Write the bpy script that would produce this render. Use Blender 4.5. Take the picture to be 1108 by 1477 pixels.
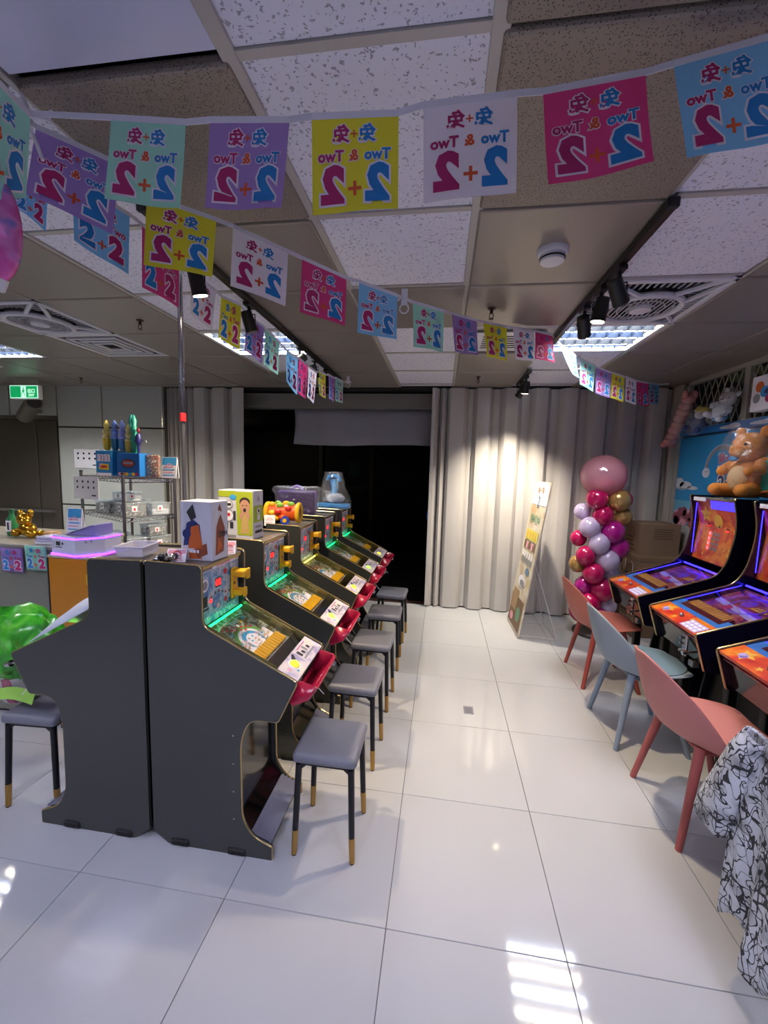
import bpy, bmesh, math, random
from mathutils import Vector, Matrix, Euler
for o in list(bpy.data.objects): bpy.data.objects.remove(o)
C = bpy.context.scene.collection
scn = bpy.context.scene
random.seed(7)
PI = math.pi
# ---------------------------------------------------------------- camera
cam = bpy.data.objects.new('camera', bpy.data.cameras.new('camera')); C.objects.link(cam)
yaw, pitch, roll = -0.1391, -0.1069, 0.0282
cy, sy, cp, sp = math.cos(yaw), math.sin(yaw), math.cos(pitch), math.sin(pitch)
Fv = Vector((sy*cp, cy*cp, sp)); Rv = Vector((cy, -sy, 0)); Uv = Rv.cross(Fv)
Rr = math.cos(roll)*Rv + math.sin(roll)*Uv; Ur = -math.sin(roll)*Rv + math.cos(roll)*Uv
cam.matrix_world = Matrix(((Rr.x, Ur.x, -Fv.x, .1277), (Rr.y, Ur.y, -Fv.y, -1.2533), (Rr.z, Ur.z, -Fv.z, 1.5909), (0, 0, 0, 1)))
cam.data.sensor_fit = 'VERTICAL'; cam.data.sensor_height = 24; cam.data.lens = 589.68/1477*24; cam.data.clip_start = .02
scn.camera = cam
# ---------------------------------------------------------------- world, exposure
w = bpy.data.worlds.new('world'); scn.world = w; w.use_nodes = True
w.node_tree.nodes['Background'].inputs[0].default_value = (.55, .6, .8, 1); w.node_tree.nodes['Background'].inputs[1].default_value = .03
scn.view_settings.view_transform = 'Standard'; scn.view_settings.look = 'None'
scn.view_settings.gamma = 1; scn.view_settings.exposure = 0.68; scn.view_settings.use_curve_mapping = False
TUBE = 95.0      # fluorescent tube strength
SPOT = 95.0      # track head watts
# ---------------------------------------------------------------- materials
def lin(c):
    if isinstance(c, str):
        c = [int(c[i:i+2], 16)/255 for i in (0, 2, 4)]
    return tuple((x/12.92 if x <= .04045 else ((x+.055)/1.055)**2.4) for x in c) + (1,)
MATS = {}
def P(name, col, rough=.5, metal=0, emis=0, ecol=None, alpha=1, coat=0, bump=0, bscale=60, var=0, vscale=5, spec=.5, trans=0, sss=0):
    if name in MATS: return MATS[name]
    m = bpy.data.materials.new(name); m.use_nodes = True
    nt = m.node_tree; b = nt.nodes['Principled BSDF']; L = nt.links
    b.inputs['Base Color'].default_value = lin(col)
    b.inputs['Roughness'].default_value = rough; b.inputs['Metallic'].default_value = metal
    b.inputs['Alpha'].default_value = alpha; b.inputs['Coat Weight'].default_value = coat
    b.inputs['Coat Roughness'].default_value = .06
    b.inputs['Specular IOR Level'].default_value = spec
    b.inputs['Transmission Weight'].default_value = trans
    if emis:
        b.inputs['Emission Color'].default_value = lin(ecol or col); b.inputs['Emission Strength'].default_value = emis
    tc = nt.nodes.new('ShaderNodeTexCoord')
    if var:
        n = nt.nodes.new('ShaderNodeTexNoise'); n.inputs['Scale'].default_value = vscale; n.inputs['Detail'].default_value = 3
        L.new(tc.outputs['Object'], n.inputs['Vector'])
        r = nt.nodes.new('ShaderNodeValToRGB'); c = lin(col)
        r.color_ramp.elements[0].position = .3; r.color_ramp.elements[1].position = .7
        r.color_ramp.elements[0].color = tuple(x*(1-var) for x in c[:3])+(1,)
        r.color_ramp.elements[1].color = tuple(min(1, x*(1+var)) for x in c[:3])+(1,)
        L.new(n.outputs['Fac'], r.inputs['Fac']); L.new(r.outputs['Color'], b.inputs['Base Color'])
    if bump:
        n = nt.nodes.new('ShaderNodeTexNoise'); n.inputs['Scale'].default_value = bscale; n.inputs['Detail'].default_value = 4
        L.new(tc.outputs['Object'], n.inputs['Vector'])
        u = nt.nodes.new('ShaderNodeBump'); u.inputs['Strength'].default_value = bump; u.inputs['Distance'].default_value = .01
        L.new(n.outputs['Fac'], u.inputs['Height']); L.new(u.outputs['Normal'], b.inputs['Normal'])
    MATS[name] = m
    return m
def ramp_mat(m, kind, scale, stops, rough=None, dist=0, stretch=(1, 1, 1), detail=2, bump=0):
    """procedural pattern into the base colour of material m"""
    nt = m.node_tree; b = nt.nodes['Principled BSDF']; L = nt.links
    tc = nt.nodes.new('ShaderNodeTexCoord'); mp = nt.nodes.new('ShaderNodeMapping'); mp.inputs['Scale'].default_value = stretch
    L.new(tc.outputs['Object'], mp.inputs['Vector'])
    if kind == 'voronoi':
        t = nt.nodes.new('ShaderNodeTexVoronoi'); t.inputs['Scale'].default_value = scale; out = t.outputs['Distance']
    elif kind == 'wave':
        t = nt.nodes.new('ShaderNodeTexWave'); t.inputs['Scale'].default_value = scale; t.inputs['Distortion'].default_value = dist; t.inputs['Detail'].default_value = detail; out = t.outputs['Fac']
    else:
        t = nt.nodes.new('ShaderNodeTexNoise'); t.inputs['Scale'].default_value = scale; t.inputs['Detail'].default_value = detail; t.inputs['Distortion'].default_value = dist; out = t.outputs['Fac']
    L.new(mp.outputs['Vector'], t.inputs['Vector'])
    r = nt.nodes.new('ShaderNodeValToRGB')
    while len(r.color_ramp.elements) < len(stops): r.color_ramp.elements.new(.5)
    for e, (p, c) in zip(r.color_ramp.elements, stops): e.position = p; e.color = lin(c)
    L.new(out, r.inputs['Fac']); L.new(r.outputs['Color'], b.inputs['Base Color'])
    if bump:
        u = nt.nodes.new('ShaderNodeBump'); u.inputs['Strength'].default_value = bump; u.inputs['Distance'].default_value = .004
        L.new(r.outputs['Color'], u.inputs['Height']); L.new(u.outputs['Normal'], b.inputs['Normal'])
    return m
def clear(name, tint='ffffff', gloss=.16, rough=.05, scale=25, veil=.02):
    """thin clear film: mostly see-through, with a crinkled gloss"""
    if name in MATS: return MATS[name]
    m = bpy.data.materials.new(name); m.use_nodes = True; nt = m.node_tree; L = nt.links
    for n in list(nt.nodes): nt.nodes.remove(n)
    o = nt.nodes.new('ShaderNodeOutputMaterial'); t = nt.nodes.new('ShaderNodeBsdfTransparent'); t.inputs[0].default_value = lin(tint)
    g = nt.nodes.new('ShaderNodeBsdfGlossy'); g.inputs['Roughness'].default_value = rough
    d = nt.nodes.new('ShaderNodeBsdfDiffuse'); d.inputs[0].default_value = lin(tint)
    mx = nt.nodes.new('ShaderNodeMixShader'); mx.inputs[0].default_value = gloss
    m2 = nt.nodes.new('ShaderNodeMixShader'); m2.inputs[0].default_value = veil
    if scale:
        tc = nt.nodes.new('ShaderNodeTexCoord')
        n = nt.nodes.new('ShaderNodeTexNoise'); n.inputs['Scale'].default_value = scale; n.inputs['Detail'].default_value = 3; n.inputs['Distortion'].default_value = 1
        L.new(tc.outputs['Object'], n.inputs['Vector'])
        u = nt.nodes.new('ShaderNodeBump'); u.inputs['Strength'].default_value = .9; u.inputs['Distance'].default_value = .02
        L.new(n.outputs['Fac'], u.inputs['Height']); L.new(u.outputs['Normal'], g.inputs['Normal'])
    L.new(t.outputs[0], mx.inputs[1]); L.new(g.outputs[0], mx.inputs[2]); L.new(mx.outputs[0], m2.inputs[1]); L.new(d.outputs[0], m2.inputs[2]); L.new(m2.outputs[0], o.inputs[0])
    MATS[name] = m
    return m
# ---------------------------------------------------------------- mesh helpers
def B(): return bmesh.new()
def bx(bm, x0, x1, y0, y1, z0, z1, bev=0, seg=2, M=None):
    r = bmesh.ops.create_cube(bm, size=1)
    for v in r['verts']:
        v.co = Vector(((x0+x1)/2+v.co.x*(x1-x0), (y0+y1)/2+v.co.y*(y1-y0), (z0+z1)/2+v.co.z*(z1-z0)))
    vs = r['verts']
    if bev:
        es = list({e for v in vs for e in v.link_edges})
        q = bmesh.ops.bevel(bm, geom=es, offset=bev, segments=seg, profile=.5, affect='EDGES')
        vs = list({v for f in q['faces'] for v in f.verts} | {v for v in vs if v.is_valid})
    if M is not None:
        for v in vs: v.co = M @ v.co
    return bm
def cyl(bm, p0, p1, r0, r1=None, seg=12, cap=True):
    p0, p1 = Vector(p0), Vector(p1); r1 = r0 if r1 is None else r1
    d = (p1-p0).normalized(); a = d.orthogonal().normalized(); b = d.cross(a)
    A = [bm.verts.new(p0+r0*(math.cos(t)*a+math.sin(t)*b)) for t in [2*PI*i/seg for i in range(seg)]]
    Bv = [bm.verts.new(p1+r1*(math.cos(t)*a+math.sin(t)*b)) for t in [2*PI*i/seg for i in range(seg)]]
    for i in range(seg): bm.faces.new((A[i], A[(i+1) % seg], Bv[(i+1) % seg], Bv[i]))
    if cap: bm.faces.new(A[::-1]); bm.faces.new(Bv)
    return bm
def tube(bm, pts, r, seg=6, closed=False):
    pts = [Vector(p) for p in pts]; n = len(pts); rings = []; prev = None
    for i, p in enumerate(pts):
        if closed: d = pts[(i+1) % n]-pts[i-1]
        else: d = pts[min(i+1, n-1)]-pts[max(i-1, 0)]
        d.normalize()
        a = (prev-d*prev.dot(d)) if prev else d.orthogonal()
        if a.length < 1e-5: a = d.orthogonal()
        a.normalize(); prev = a; b = d.cross(a); rr = r[i] if isinstance(r, (list, tuple)) else r
        rings.append([bm.verts.new(p+rr*(math.cos(2*PI*k/seg)*a+math.sin(2*PI*k/seg)*b)) for k in range(seg)])
    for i in range(n if closed else n-1):
        A, Bv = rings[i], rings[(i+1) % n]
        for k in range(seg): bm.faces.new((A[k], A[(k+1) % seg], Bv[(k+1) % seg], Bv[k]))
    if not closed: bm.faces.new(rings[0][::-1]); bm.faces.new(rings[-1])
    return bm
def sph(bm, c, r, u=14, v=9, rot=None):
    if not isinstance(r, (tuple, list)): r = (r, r, r)
    M = Matrix.Translation(Vector(c)) @ (Euler(rot).to_matrix().to_4x4() if rot else Matrix()) @ Matrix.Diagonal((*r, 1))
    bmesh.ops.create_uvsphere(bm, u_segments=u, v_segments=v, radius=1, matrix=M); return bm
def prism(bm, prof, y0, y1, bev=0):
    """prof: list of (x,z); extruded along y"""
    A = [bm.verts.new((x, y0, z)) for x, z in prof]; Bv = [bm.verts.new((x, y1, z)) for x, z in prof]; n = len(prof)
    bm.faces.new(A); bm.faces.new(Bv[::-1])
    for i in range(n): bm.faces.new((A[i], Bv[i], Bv[(i+1) % n], A[(i+1) % n]))
    return bm
def lathe(bm, prof, c=(0, 0, 0), seg=16):
    rings = []
    for r, z in prof:
        rings.append([bm.verts.new((c[0]+r*math.cos(2*PI*k/seg), c[1]+r*math.sin(2*PI*k/seg), c[2]+z)) for k in range(seg)])
    for A, Bv in zip(rings, rings[1:]):
        for k in range(seg): bm.faces.new((A[k], A[(k+1) % seg], Bv[(k+1) % seg], Bv[k]))
    bm.faces.new(rings[0][::-1]); bm.faces.new(rings[-1])
    return bm
def rounded(pts, rad, n=4):
    """round the corners of a closed polygon; rad: one or per-point"""
    out = []; N = len(pts)
    for i, p in enumerate(pts):
        r = rad[i] if isinstance(rad, (list, tuple)) else rad
        p = Vector(p); a = Vector(pts[i-1])-p; b = Vector(pts[(i+1) % N])-p
        if r <= 0: out.append(tuple(p)); continue
        r = min(r, a.length*.49, b.length*.49)
        s, e = p+a.normalized()*r, p+b.normalized()*r
        for k in range(n+1):
            t = k/n; q = (1-t)**2*s+2*t*(1-t)*p+t*t*e; out.append(tuple(q))
    return out
def mesh_of(bm, mats, smooth=False, recalc=True):
    if recalc: bmesh.ops.recalc_face_normals(bm, faces=bm.faces)
    me = bpy.data.meshes.new('m'); bm.to_mesh(me); bm.free()
    for m in (mats if isinstance(mats, (list, tuple)) else [mats]): me.materials.append(m)
    if smooth:
        for p in me.polygons: p.use_smooth = True
        try: me.set_sharp_from_angle(angle=math.radians(40 if smooth is True else smooth))
        except Exception: pass
    return me
def link(name, me, parent=None, kind=None, label=None):
    o = bpy.data.objects.new(name, me); C.objects.link(o)
    if parent is not None: o.parent = parent
    if kind: o['kind'] = kind
    if label: o['label'] = label
    return o
def obj(name, bm, mat, parent=None, smooth=False, kind=None, label=None):
    me = mesh_of(bm, mat, smooth); me.name = name
    return link(name, me, parent, kind, label)
def thing(name, label, cat, loc=(0, 0, 0), rz=0, group=None):
    o = bpy.data.objects.new(name, None); C.objects.link(o); o.location = loc; o.rotation_euler = (0, 0, rz); o.empty_display_size = .05
    o['label'] = label; o['category'] = cat
    if group: o['group'] = group
    return o
def tag(o, label, cat, group=None):
    o['label'] = label; o['category'] = cat
    if group: o['group'] = group
    return o
def struct(name, bm=None, mat=None, smooth=False):
    if bm is None:
        o = bpy.data.objects.new(name, None); C.objects.link(o)
    else: o = obj(name, bm, mat, None, smooth)
    o['kind'] = 'structure'; return o
def dup(o, parent=None, loc=None, rz=None, label=None):
    c = o.copy(); C.objects.link(c)
    if parent is not None: c.parent = parent
    if loc is not None: c.location = loc
    if rz is not None: c.rotation_euler = (0, 0, rz)
    if label: c['label'] = label
    for ch in KIDS.get(o.name, [x for x in bpy.data.objects if x.parent == o]): dup(ch, c)
    return c
KIDS = {}
# ---------------------------------------------------------------- flat prints
_T = {}
def text2d(s, size, off=0):
    key = (s, size, off)
    if key in _T: return _T[key]
    cu = bpy.data.curves.new('t', 'FONT'); cu.body = s; cu.size = size; cu.offset = off; cu.align_x = 'CENTER'; cu.align_y = 'CENTER'; cu.resolution_u = 2
    o = bpy.data.objects.new('t', cu); C.objects.link(o)
    bpy.context.view_layer.update()
    dg = bpy.context.evaluated_depsgraph_get(); me = bpy.data.meshes.new_from_object(o.evaluated_get(dg))
    vs = [(v.co.x, v.co.y) for v in me.vertices]; fs = [tuple(p.vertices) for p in me.polygons]
    bpy.data.objects.remove(o); bpy.data.curves.remove(cu); bpy.data.meshes.remove(me)
    _T[key] = (vs, fs); return _T[key]
class Print:
    """flat printed shapes on a face: fn(u, v, layer) -> local point; layers keep colours apart"""
    def __init__(s, fn): s.fn = fn; s.v = []; s.f = []; s.mi = []; s.m = []
    def add(s, vs, fs, mat, lay):
        if mat not in s.m: s.m.append(mat)
        k = s.m.index(mat); b = len(s.v); s.v += [s.fn(u, v, lay) for u, v in vs]
        s.f += [tuple(b+i for i in f) for f in fs]; s.mi += [k]*len(fs)
    def rect(s, u0, v0, u1, v1, mat, lay=1, n=1):
        vs = []; fs = []
        for i in range(n+1):
            u = u0+(u1-u0)*i/n; vs += [(u, v0), (u, v1)]
        for i in range(n): fs.append((2*i, 2*i+2, 2*i+3, 2*i+1))
        s.add(vs, fs, mat, lay)
    def poly(s, pts, mat, lay=1): s.add(pts, [tuple(range(len(pts)))], mat, lay)
    def disc(s, u, v, r, mat, lay=1, n=14, ry=None, a0=0, a1=2*PI):
        ry = ry or r; s.poly([(u+r*math.cos(a0+(a1-a0)*i/n), v+ry*math.sin(a0+(a1-a0)*i/n)) for i in range(n if a1-a0 > 6.2 else n+1)], mat, lay)
    def ring(s, u, v, r0, r1, mat, lay=1, n=20, a0=0, a1=2*PI):
        vs = []; 
        for i in range(n+1):
            a = a0+(a1-a0)*i/n; vs += [(u+r0*math.cos(a), v+r0*math.sin(a)), (u+r1*math.cos(a), v+r1*math.sin(a))]
        s.add(vs, [(2*i, 2*i+1, 2*i+3, 2*i+2) for i in range(n)], mat, lay)
    def star(s, u, v, r, mat, lay=1, rot=.3):
        p = [(u+(r if i % 2 == 0 else r*.45)*math.cos(rot+i*PI/5), v+(r if i % 2 == 0 else r*.45)*math.sin(rot+i*PI/5)) for i in range(10)]
        s.add(p+[(u, v)], [(i, (i+1) % 10, 10) for i in range(10)], mat, lay)
    def text(s, t, u, v, size, mat, lay=1, off=0, sx=1, rot=0):
        vs, fs = text2d(t, size, off); c, q = math.cos(rot), math.sin(rot)
        s.add([(u+(x*c-y*q)*sx, v+x*q+y*c) for x, y in vs], fs, mat, lay)
    def mesh(s):
        me = bpy.data.meshes.new('print'); me.from_pydata([tuple(p) for p in s.v], [], s.f)
        for m in s.m: me.materials.append(m)
        for p, k in zip(me.polygons, s.mi): p.material_index = k
        return me
    def build(s, name, parent, label=None): return link(name, s.mesh(), parent, None, label)
def frame(o, ux, uy, e=.0006):
    o, ux, uy = Vector(o), Vector(ux).normalized(), Vector(uy).normalized(); n = ux.cross(uy)
    return lambda u, v, l: o+ux*u+uy*v+n*(e*l)
# common materials
white = P('white paint', 'e4e4e6', .45); offw = P('off white print', 'eceaf2', .5)
black = P('black paint', '0b0b0d', .4); blackg = P('black gloss', '08080a', .12, coat=.5)
gold = P('gold trim', 'c6ae7c', .25, .9); chrome = P('chrome', 'c8c8cc', .15, 1); steel = P('steel', '8f8f92', .35, .9)
magenta = P('magenta print', 'b02a66', .6); blue = P('blue print', '2f86c8', .6); orange = P('orange print', 'd9682c', .6)
redp = P('red print', 'c9202c', .5); yellowp = P('yellow print', 'e6bd2a', .5); inkp = P('ink print', '2b2b30', .6); greyp = P('grey print', '8d8d94', .6)
skyp = P('sky blue print', '3f9fd8', .55); pinkp = P('pink print', 'e7a3b8', .6); greenp = P('green print', '5d9f4f', .6); navyp = P('navy print', '26356f', .5)
redled = P('red led', 'ff2020', .4, emis=5, ecol='ff1414'); clearf = clear('clear film'); 
glass = clear('clear glass', 'ffffff', .10, .02, 0, .0)
# ================================================================ THE SETTING
H = 2.508
# floor: 60 cm polished tiles over a grout bed
tilem = P('polished porcelain tile', 'b4b6ba', .06, spec=.5, var=.03, vscale=1.2, bump=.015, bscale=3)
grout = P('grout', '6c6a68', .9)
floor = struct('floor', bx(B(), -6.2, 2.6, -3.6, 3.47, -.06, -.006), grout)
tcuts = {}
for i in range(-10, 5):
    for j in range(-6, 6):
        x0, x1 = i*.6, min(i*.6+.6, 2.52); y0, y1 = j*.6, min(j*.6+.6, 3.469); key = (round(x1-x0, 3), round(y1-y0, 3))
        if key not in tcuts: tcuts[key] = mesh_of(bx(B(), -key[0]/2+.0012, key[0]/2-.0012, -key[1]/2+.0012, key[1]/2-.0012, -.012, 0, .0012, 1), tilem)
        link('tile', tcuts[key], floor).location = ((x0+x1)/2, (y0+y1)/2, 0)
# ceiling: drop-in tiles in a bar grid
acoustic = P('acoustic tile', 'c4c2cc', .9)
nt = acoustic.node_tree; b_ = nt.nodes['Principled BSDF']
ramp_mat(acoustic, 'noise', 110, [(.32, '9c9cac'), (.37, 'dadbea')], detail=1, bump=.5)
metalt = P('beige metal tile', '8f8780', .38, .25, var=.03, vscale=2)
perf = P('perforated metal tile', '81776d', .5, .2)
ramp_mat(perf, 'voronoi', 170, [(.22, '4c443d'), (.34, '8a8077')], bump=.3)
plain = P('smooth white tile', 'c4c6e0', .5, var=.02)
ceilbar = P('ceiling bar', 'b0aca8', .5, .1); darkvoid = P('ceiling void', '15130f', .9)
ceiling = struct('ceiling', bx(B(), -6.2, 2.6, -3.6, 3.47, 2.60, 2.66), darkvoid)
XS = [-5.85, -5.25, -4.65, -4.05, -3.45, -2.85, -2.25, -1.62, -.965, -.391, .209, .83, 1.45, 2.05, 2.5]
YS = [-.286+.6*j for j in range(-5, 7)]+[3.45]
LIGHTS = {(11, 3), (7, 3), (3, 3), (11, -2), (8, -3), (5, -2), (3, 0), (9, -4)}
FANS = {(11, 2), (5, 2)}
VENTS = {(5, 3)}
def kind_of(i, j):
    if i == 8: return 'perf' if j in (0, ) else ('plain' if j == -1 else 'metal')
    if i == 9: return 'metal' if j == 2 else 'acoustic'
    if i == 10: return 'perf' if j in (-1, 0) else ('white' if j == 3 else 'metal')
    if i == 11: return 'acoustic'
    if i == 7: return 'acoustic' if j < 5 else 'metal'
    if i > 11 or i < 7: return 'metal'
    return 'metal'
wt = P('white ceiling tile', 'c9c9cc', .6)
tcache = {}
for i in range(len(XS)-1):
    for jj in range(len(YS)-1):
        j = jj-5
        if (i, j) in LIGHTS or (i, j) in FANS or (i, j) in VENTS: continue
        x0, x1, y0, y1 = XS[i], XS[i+1], YS[jj], YS[jj+1]; k = kind_of(i, j); W, D = round(x1-x0, 3), round(y1-y0, 3)
        key = (k, W, D)
        if key not in tcache:
            bm = B()
            if k in ('metal', 'perf'):
                bx(bm, -W/2+.006, W/2-.006, -D/2+.006, D/2-.006, -.012, .02, .009, 2)
            else:
                bx(bm, -W/2+.014, W/2-.014, -D/2+.014, D/2-.014, .004, .02)
            tcache[key] = mesh_of(bm, {'metal': metalt, 'perf': perf, 'plain': plain, 'white': wt, 'acoustic': acoustic}[k])
        o = link('ceiling_tile', tcache[key], ceiling); o.location = ((x0+x1)/2, (y0+y1)/2, H)
for i in range(1, len(XS)-1):
    wide = i in (9, 10)
    link('grid_bar', mesh_of(bx(B(), XS[i]-(.02 if wide else .009), XS[i]+(.02 if wide else .009), -3.3, 3.45, H-.004, H+.03, .002, 1), ceilbar), ceiling)
for y in YS[1:-1]:
    for a, b in ((-1.62, -.965), (-.391, .209), (.83, 1.45)):
        link('grid_bar', mesh_of(bx(B(), a+.02, b-.02, y-.012, y+.012, H-.002, H+.03), ceilbar), ceiling)
# walls
wallp = P('white wall', 'b9b7b2', .6)
struct('wall_right', bx(B(), 2.53, 2.62, -3.6, 3.5, 0, 2.6), P('right wall', 'c4c2c4', .7))
struct('wall_rear', bx(B(), -6.2, 2.6, -3.7, -3.6, 0, 2.6), P('rear wall', '9a98a0', .7))
struct('wall_left', bx(B(), -6.2, -6.1, -3.6, 3.5, 0, 2.6), wallp)
wb = struct('wall_back', bx(B(), -6.2, -3.24, 3.40, 3.5, 0, 2.6), P('panel joint', '3c3b38', .7))
glossp = P('glossy white panel', 'a9adaa', .12, coat=.4, var=.02, vscale=1)
for x0, x1, z0, z1 in [(-4.71, -4.085, 2.0, 2.51), (-4.075, -3.26, 2.0, 2.51), (-4.71, -3.26, 1.02, 1.99), (-4.71, -3.26, .0, 1.01), (-5.4, -4.72, 2.13, 2.51), (-6.1, -5.41, 2.13, 2.51)]:
    link('panel', mesh_of(bx(B(), x0+.005, x1-.005, 3.36, 3.41, z0+.004, z1-.004, .004, 1), glossp), wb)
link('steel_transom', mesh_of(bx(B(), -6.1, -4.72, 3.37, 3.41, 2.09, 2.13), P('steel head', '6a6762', .4, .7)), wb)  # steel transom over the lift door
# lift door, brushed dark steel
elev = P('lift steel', '544f48', .5, .5, var=.12, vscale=.8)
lift = struct('door_1', bx(B(), -6.1, -4.725, 3.39, 3.41, 0, 2.09), elev)
for x0, x1 in ((-6.05, -5.05), (-5.03, -4.75)):
    link('door_leaf', mesh_of(bx(B(), x0, x1, 3.375, 3.39, 0.02, 2.07, .003, 1), elev), lift)
link('handrail', mesh_of(tube(B(), [(-5.6, 3.38, .9), (-5.6, 3.32, .92), (-4.82, 3.32, .92), (-4.82, 3.38, .9)], .018), steel), lift)
# corridor beyond the opening
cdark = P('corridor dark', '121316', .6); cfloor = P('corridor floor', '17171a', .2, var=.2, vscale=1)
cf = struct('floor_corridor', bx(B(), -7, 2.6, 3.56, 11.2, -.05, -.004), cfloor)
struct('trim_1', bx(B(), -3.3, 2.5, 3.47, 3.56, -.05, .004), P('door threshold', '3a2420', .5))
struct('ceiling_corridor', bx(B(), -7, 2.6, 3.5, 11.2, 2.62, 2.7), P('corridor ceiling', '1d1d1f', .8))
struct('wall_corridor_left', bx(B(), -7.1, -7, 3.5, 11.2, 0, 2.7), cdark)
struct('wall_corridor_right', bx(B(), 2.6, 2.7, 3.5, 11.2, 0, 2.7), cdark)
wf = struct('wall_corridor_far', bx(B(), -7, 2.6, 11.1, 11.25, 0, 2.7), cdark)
colm = P('corridor column', '55554f', .5)
for x, wd in ((-3.6, .12), (-2.0, .14), (.6, .15)):
    link('pilaster', mesh_of(bx(B(), x-wd/2, x+wd/2, 11.0, 11.1, 0, 2.62, .01), colm), wf)
link('shop_notice', mesh_of(bx(B(), -2.72, -2.38, 11.07, 11.1, 1.35, 1.75), P('dim notice', '2f5560', .6)), wf)
link('low_panel', mesh_of(bx(B(), -2.8, -2.15, 11.06, 11.1, .85, 1.05), P('dim panel', '3f3f44', .6)), wf)
sh = B()
for k in range(28):
    z = .08+k*.08; bx(sh, -1.9, .5, 11.04, 11.085, z+.006, z+.074, .01, 1)
shut = obj('roller_shutter', sh, P('shutter blue', '232a3a', .5, .3), wf, kind='stuff')
struct('trim_2', bx(B(), -2.6, .1, 3.62, 3.78, 2.29, 2.46), P('header beam', '77746f', .6))
struct('trim_3', bx(B(), -3.3, 2.5, 3.47, 3.62, 2.485, 2.52), P('curtain rail dark', '1a1a1b', .6))
# accordion partitions: every pleat panel is its own piece
vinyl = P('cream vinyl partition', 'b5b2b0', .32, var=.03, vscale=3)
def accordion(name, label, xs, zt, first, phase):
    t = thing(name, label, 'partition', (0, 3.45, 0))
    n = 0; y = [0, 0]
    for a, b, ya, yb in xs:
        bm = B(); cnt = 4
        wv = [0, .35, .65, 1]; ys = [0, -.006, -.006, 0]
        V = []
        for q, yy in zip(wv, ys):
            x = a+(b-a)*q; yv = ya+(yb-ya)*q+yy
            V.append((x, yv))
        F_ = [bm.verts.new((x, yv, .012)) for x, yv in V]; T_ = [bm.verts.new((x, yv, zt)) for x, yv in V]
        F2 = [bm.verts.new((x, yv+.012, .012)) for x, yv in V]; T2 = [bm.verts.new((x, yv+.012, zt)) for x, yv in V]
        for k in range(3):
            bm.faces.new((F_[k], F_[k+1], T_[k+1], T_[k])); bm.faces.new((F2[k+1], F2[k], T2[k], T2[k+1])); bm.faces.new((T_[k], T_[k+1], T2[k+1], T2[k])); bm.faces.new((F_[k+1], F_[k], F2[k], F2[k+1]))
        bm.faces.new((F_[0], T_[0], T2[0], F2[0])); bm.faces.new((F_[3], F2[3], T2[3], T_[3]))
        obj('pleat_panel', bm, vinyl, t, smooth=True)
    return t
def pleats(x, spec):
    out = []; y = -.05
    for wd, dy in spec:
        ny = -.05 if dy > 0 else .03
        if dy == 0: ny = y
        out.append((x, x+wd, y, ny)); x += wd; y = ny
    return out
spR = [(.05, -1), (.03, 1), (.05, -1), (.035, 1), (.15, 0), (.05, -1), (.05, 0), (.04, 1), (.13, 0), (.045, -1), (.075, 0), (.05, 1), (.13, 0), (.05, -1), (.08, 0), (.05, 1), (.12, 0), (.05, -1), (.08, 0), (.05, 1), (.12, 0), (.05, -1), (.07, 0), (.05, 1), (.12, 0), (.05, -1), (.07, 0), (.05, 1), (.12, 0), (.05, -1), (.07, 0), (.05, 1), (.12, 0), (.045, -1), (.06, 0)]
accordion('folding_partition', 'wide cream accordion folding partition drawn across the back right', pleats(.02, spR), 2.485, .0, 0)
spL = [(.03, -1), (.03, 1)]*5+[(.05, -1), (.03, 1), (.13, 0), (.03, -1), (.05, 0), (.03, 1), (.14, 0), (.03, -1), (.04, 0), (.04, 1), (.14, 0)]
accordion('folding_partition', 'short cream accordion folding partition bunched behind the wire shelf', pleats(-3.25, spL), 2.485, 0, 0)
t = thing('partition_latch_post', 'slim cream lead post with blue-handled latch at opening edge', 'post', (.0, 3.42, 0))
obj('post', bx(B(), -.02, .018, -.04, .04, .02, 2.485, .006), vinyl, t); obj('latch', bx(B(), -.032, -.018, -.03, .0, 1.02, 1.12, .006), P('blue latch', '3a4fae', .4), t)
t = thing('added_corridor_lamp', 'unseen round lamp added to brighten the dark corridor', 'ceiling light', (-5.2, 8.2, 2.615))  # lamp added out of view to faintly brighten the corridor
obj('base', lathe(B(), [(.16, -.03), (.17, -.02), (.17, 0), (.02, 0)], seg=24), white, t, smooth=True); obj('diffuser', lathe(B(), [(.02, -.07), (.12, -.06), (.155, -.03), (.02, -.028)], seg=24), P('dim diffuser', 'ffffff', .5, emis=22, ecol='ffe9d0'), t, smooth=True)
# hanging cloth screen beyond the opening
bm = B(); nx = 24; g = []
for i in range(nx+1):
    x = -1.72+1.85*i/nx; yy = .02*math.sin(i*.9)+.012*math.sin(i*2.3)
    g.append([bm.verts.new((x+.012*math.sin(k+i*.1)*(i in (0, nx)), 3.70+yy*(.3+k*.3), 2.30-.44*k/4-.012*math.sin(i*.26)*(k == 4))) for k in range(5)])
for a, b in zip(g, g[1:]):
    for k in range(4): bm.faces.new((a[k], b[k], b[k+1], a[k+1]))
sc_ = thing('hanging_cloth', 'pale grey cloth hung across the top of the dark opening', 'cloth', (0, 0, 0))
so = obj('cloth', bm, P('grey cloth', '8c8b96', .9), sc_, smooth=True); so.modifiers.new('thick', 'SOLIDIFY').thickness = .004
obj('rod', cyl(B(), (-1.75, 3.7, 2.31), (.14, 3.7, 2.31), .012), steel, sc_)
for x in (-1.7, .1): obj('hook', cyl(B(), (x, 3.7, 2.3), (x, 3.7, 2.32), .02, seg=8), steel, sc_)
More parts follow.
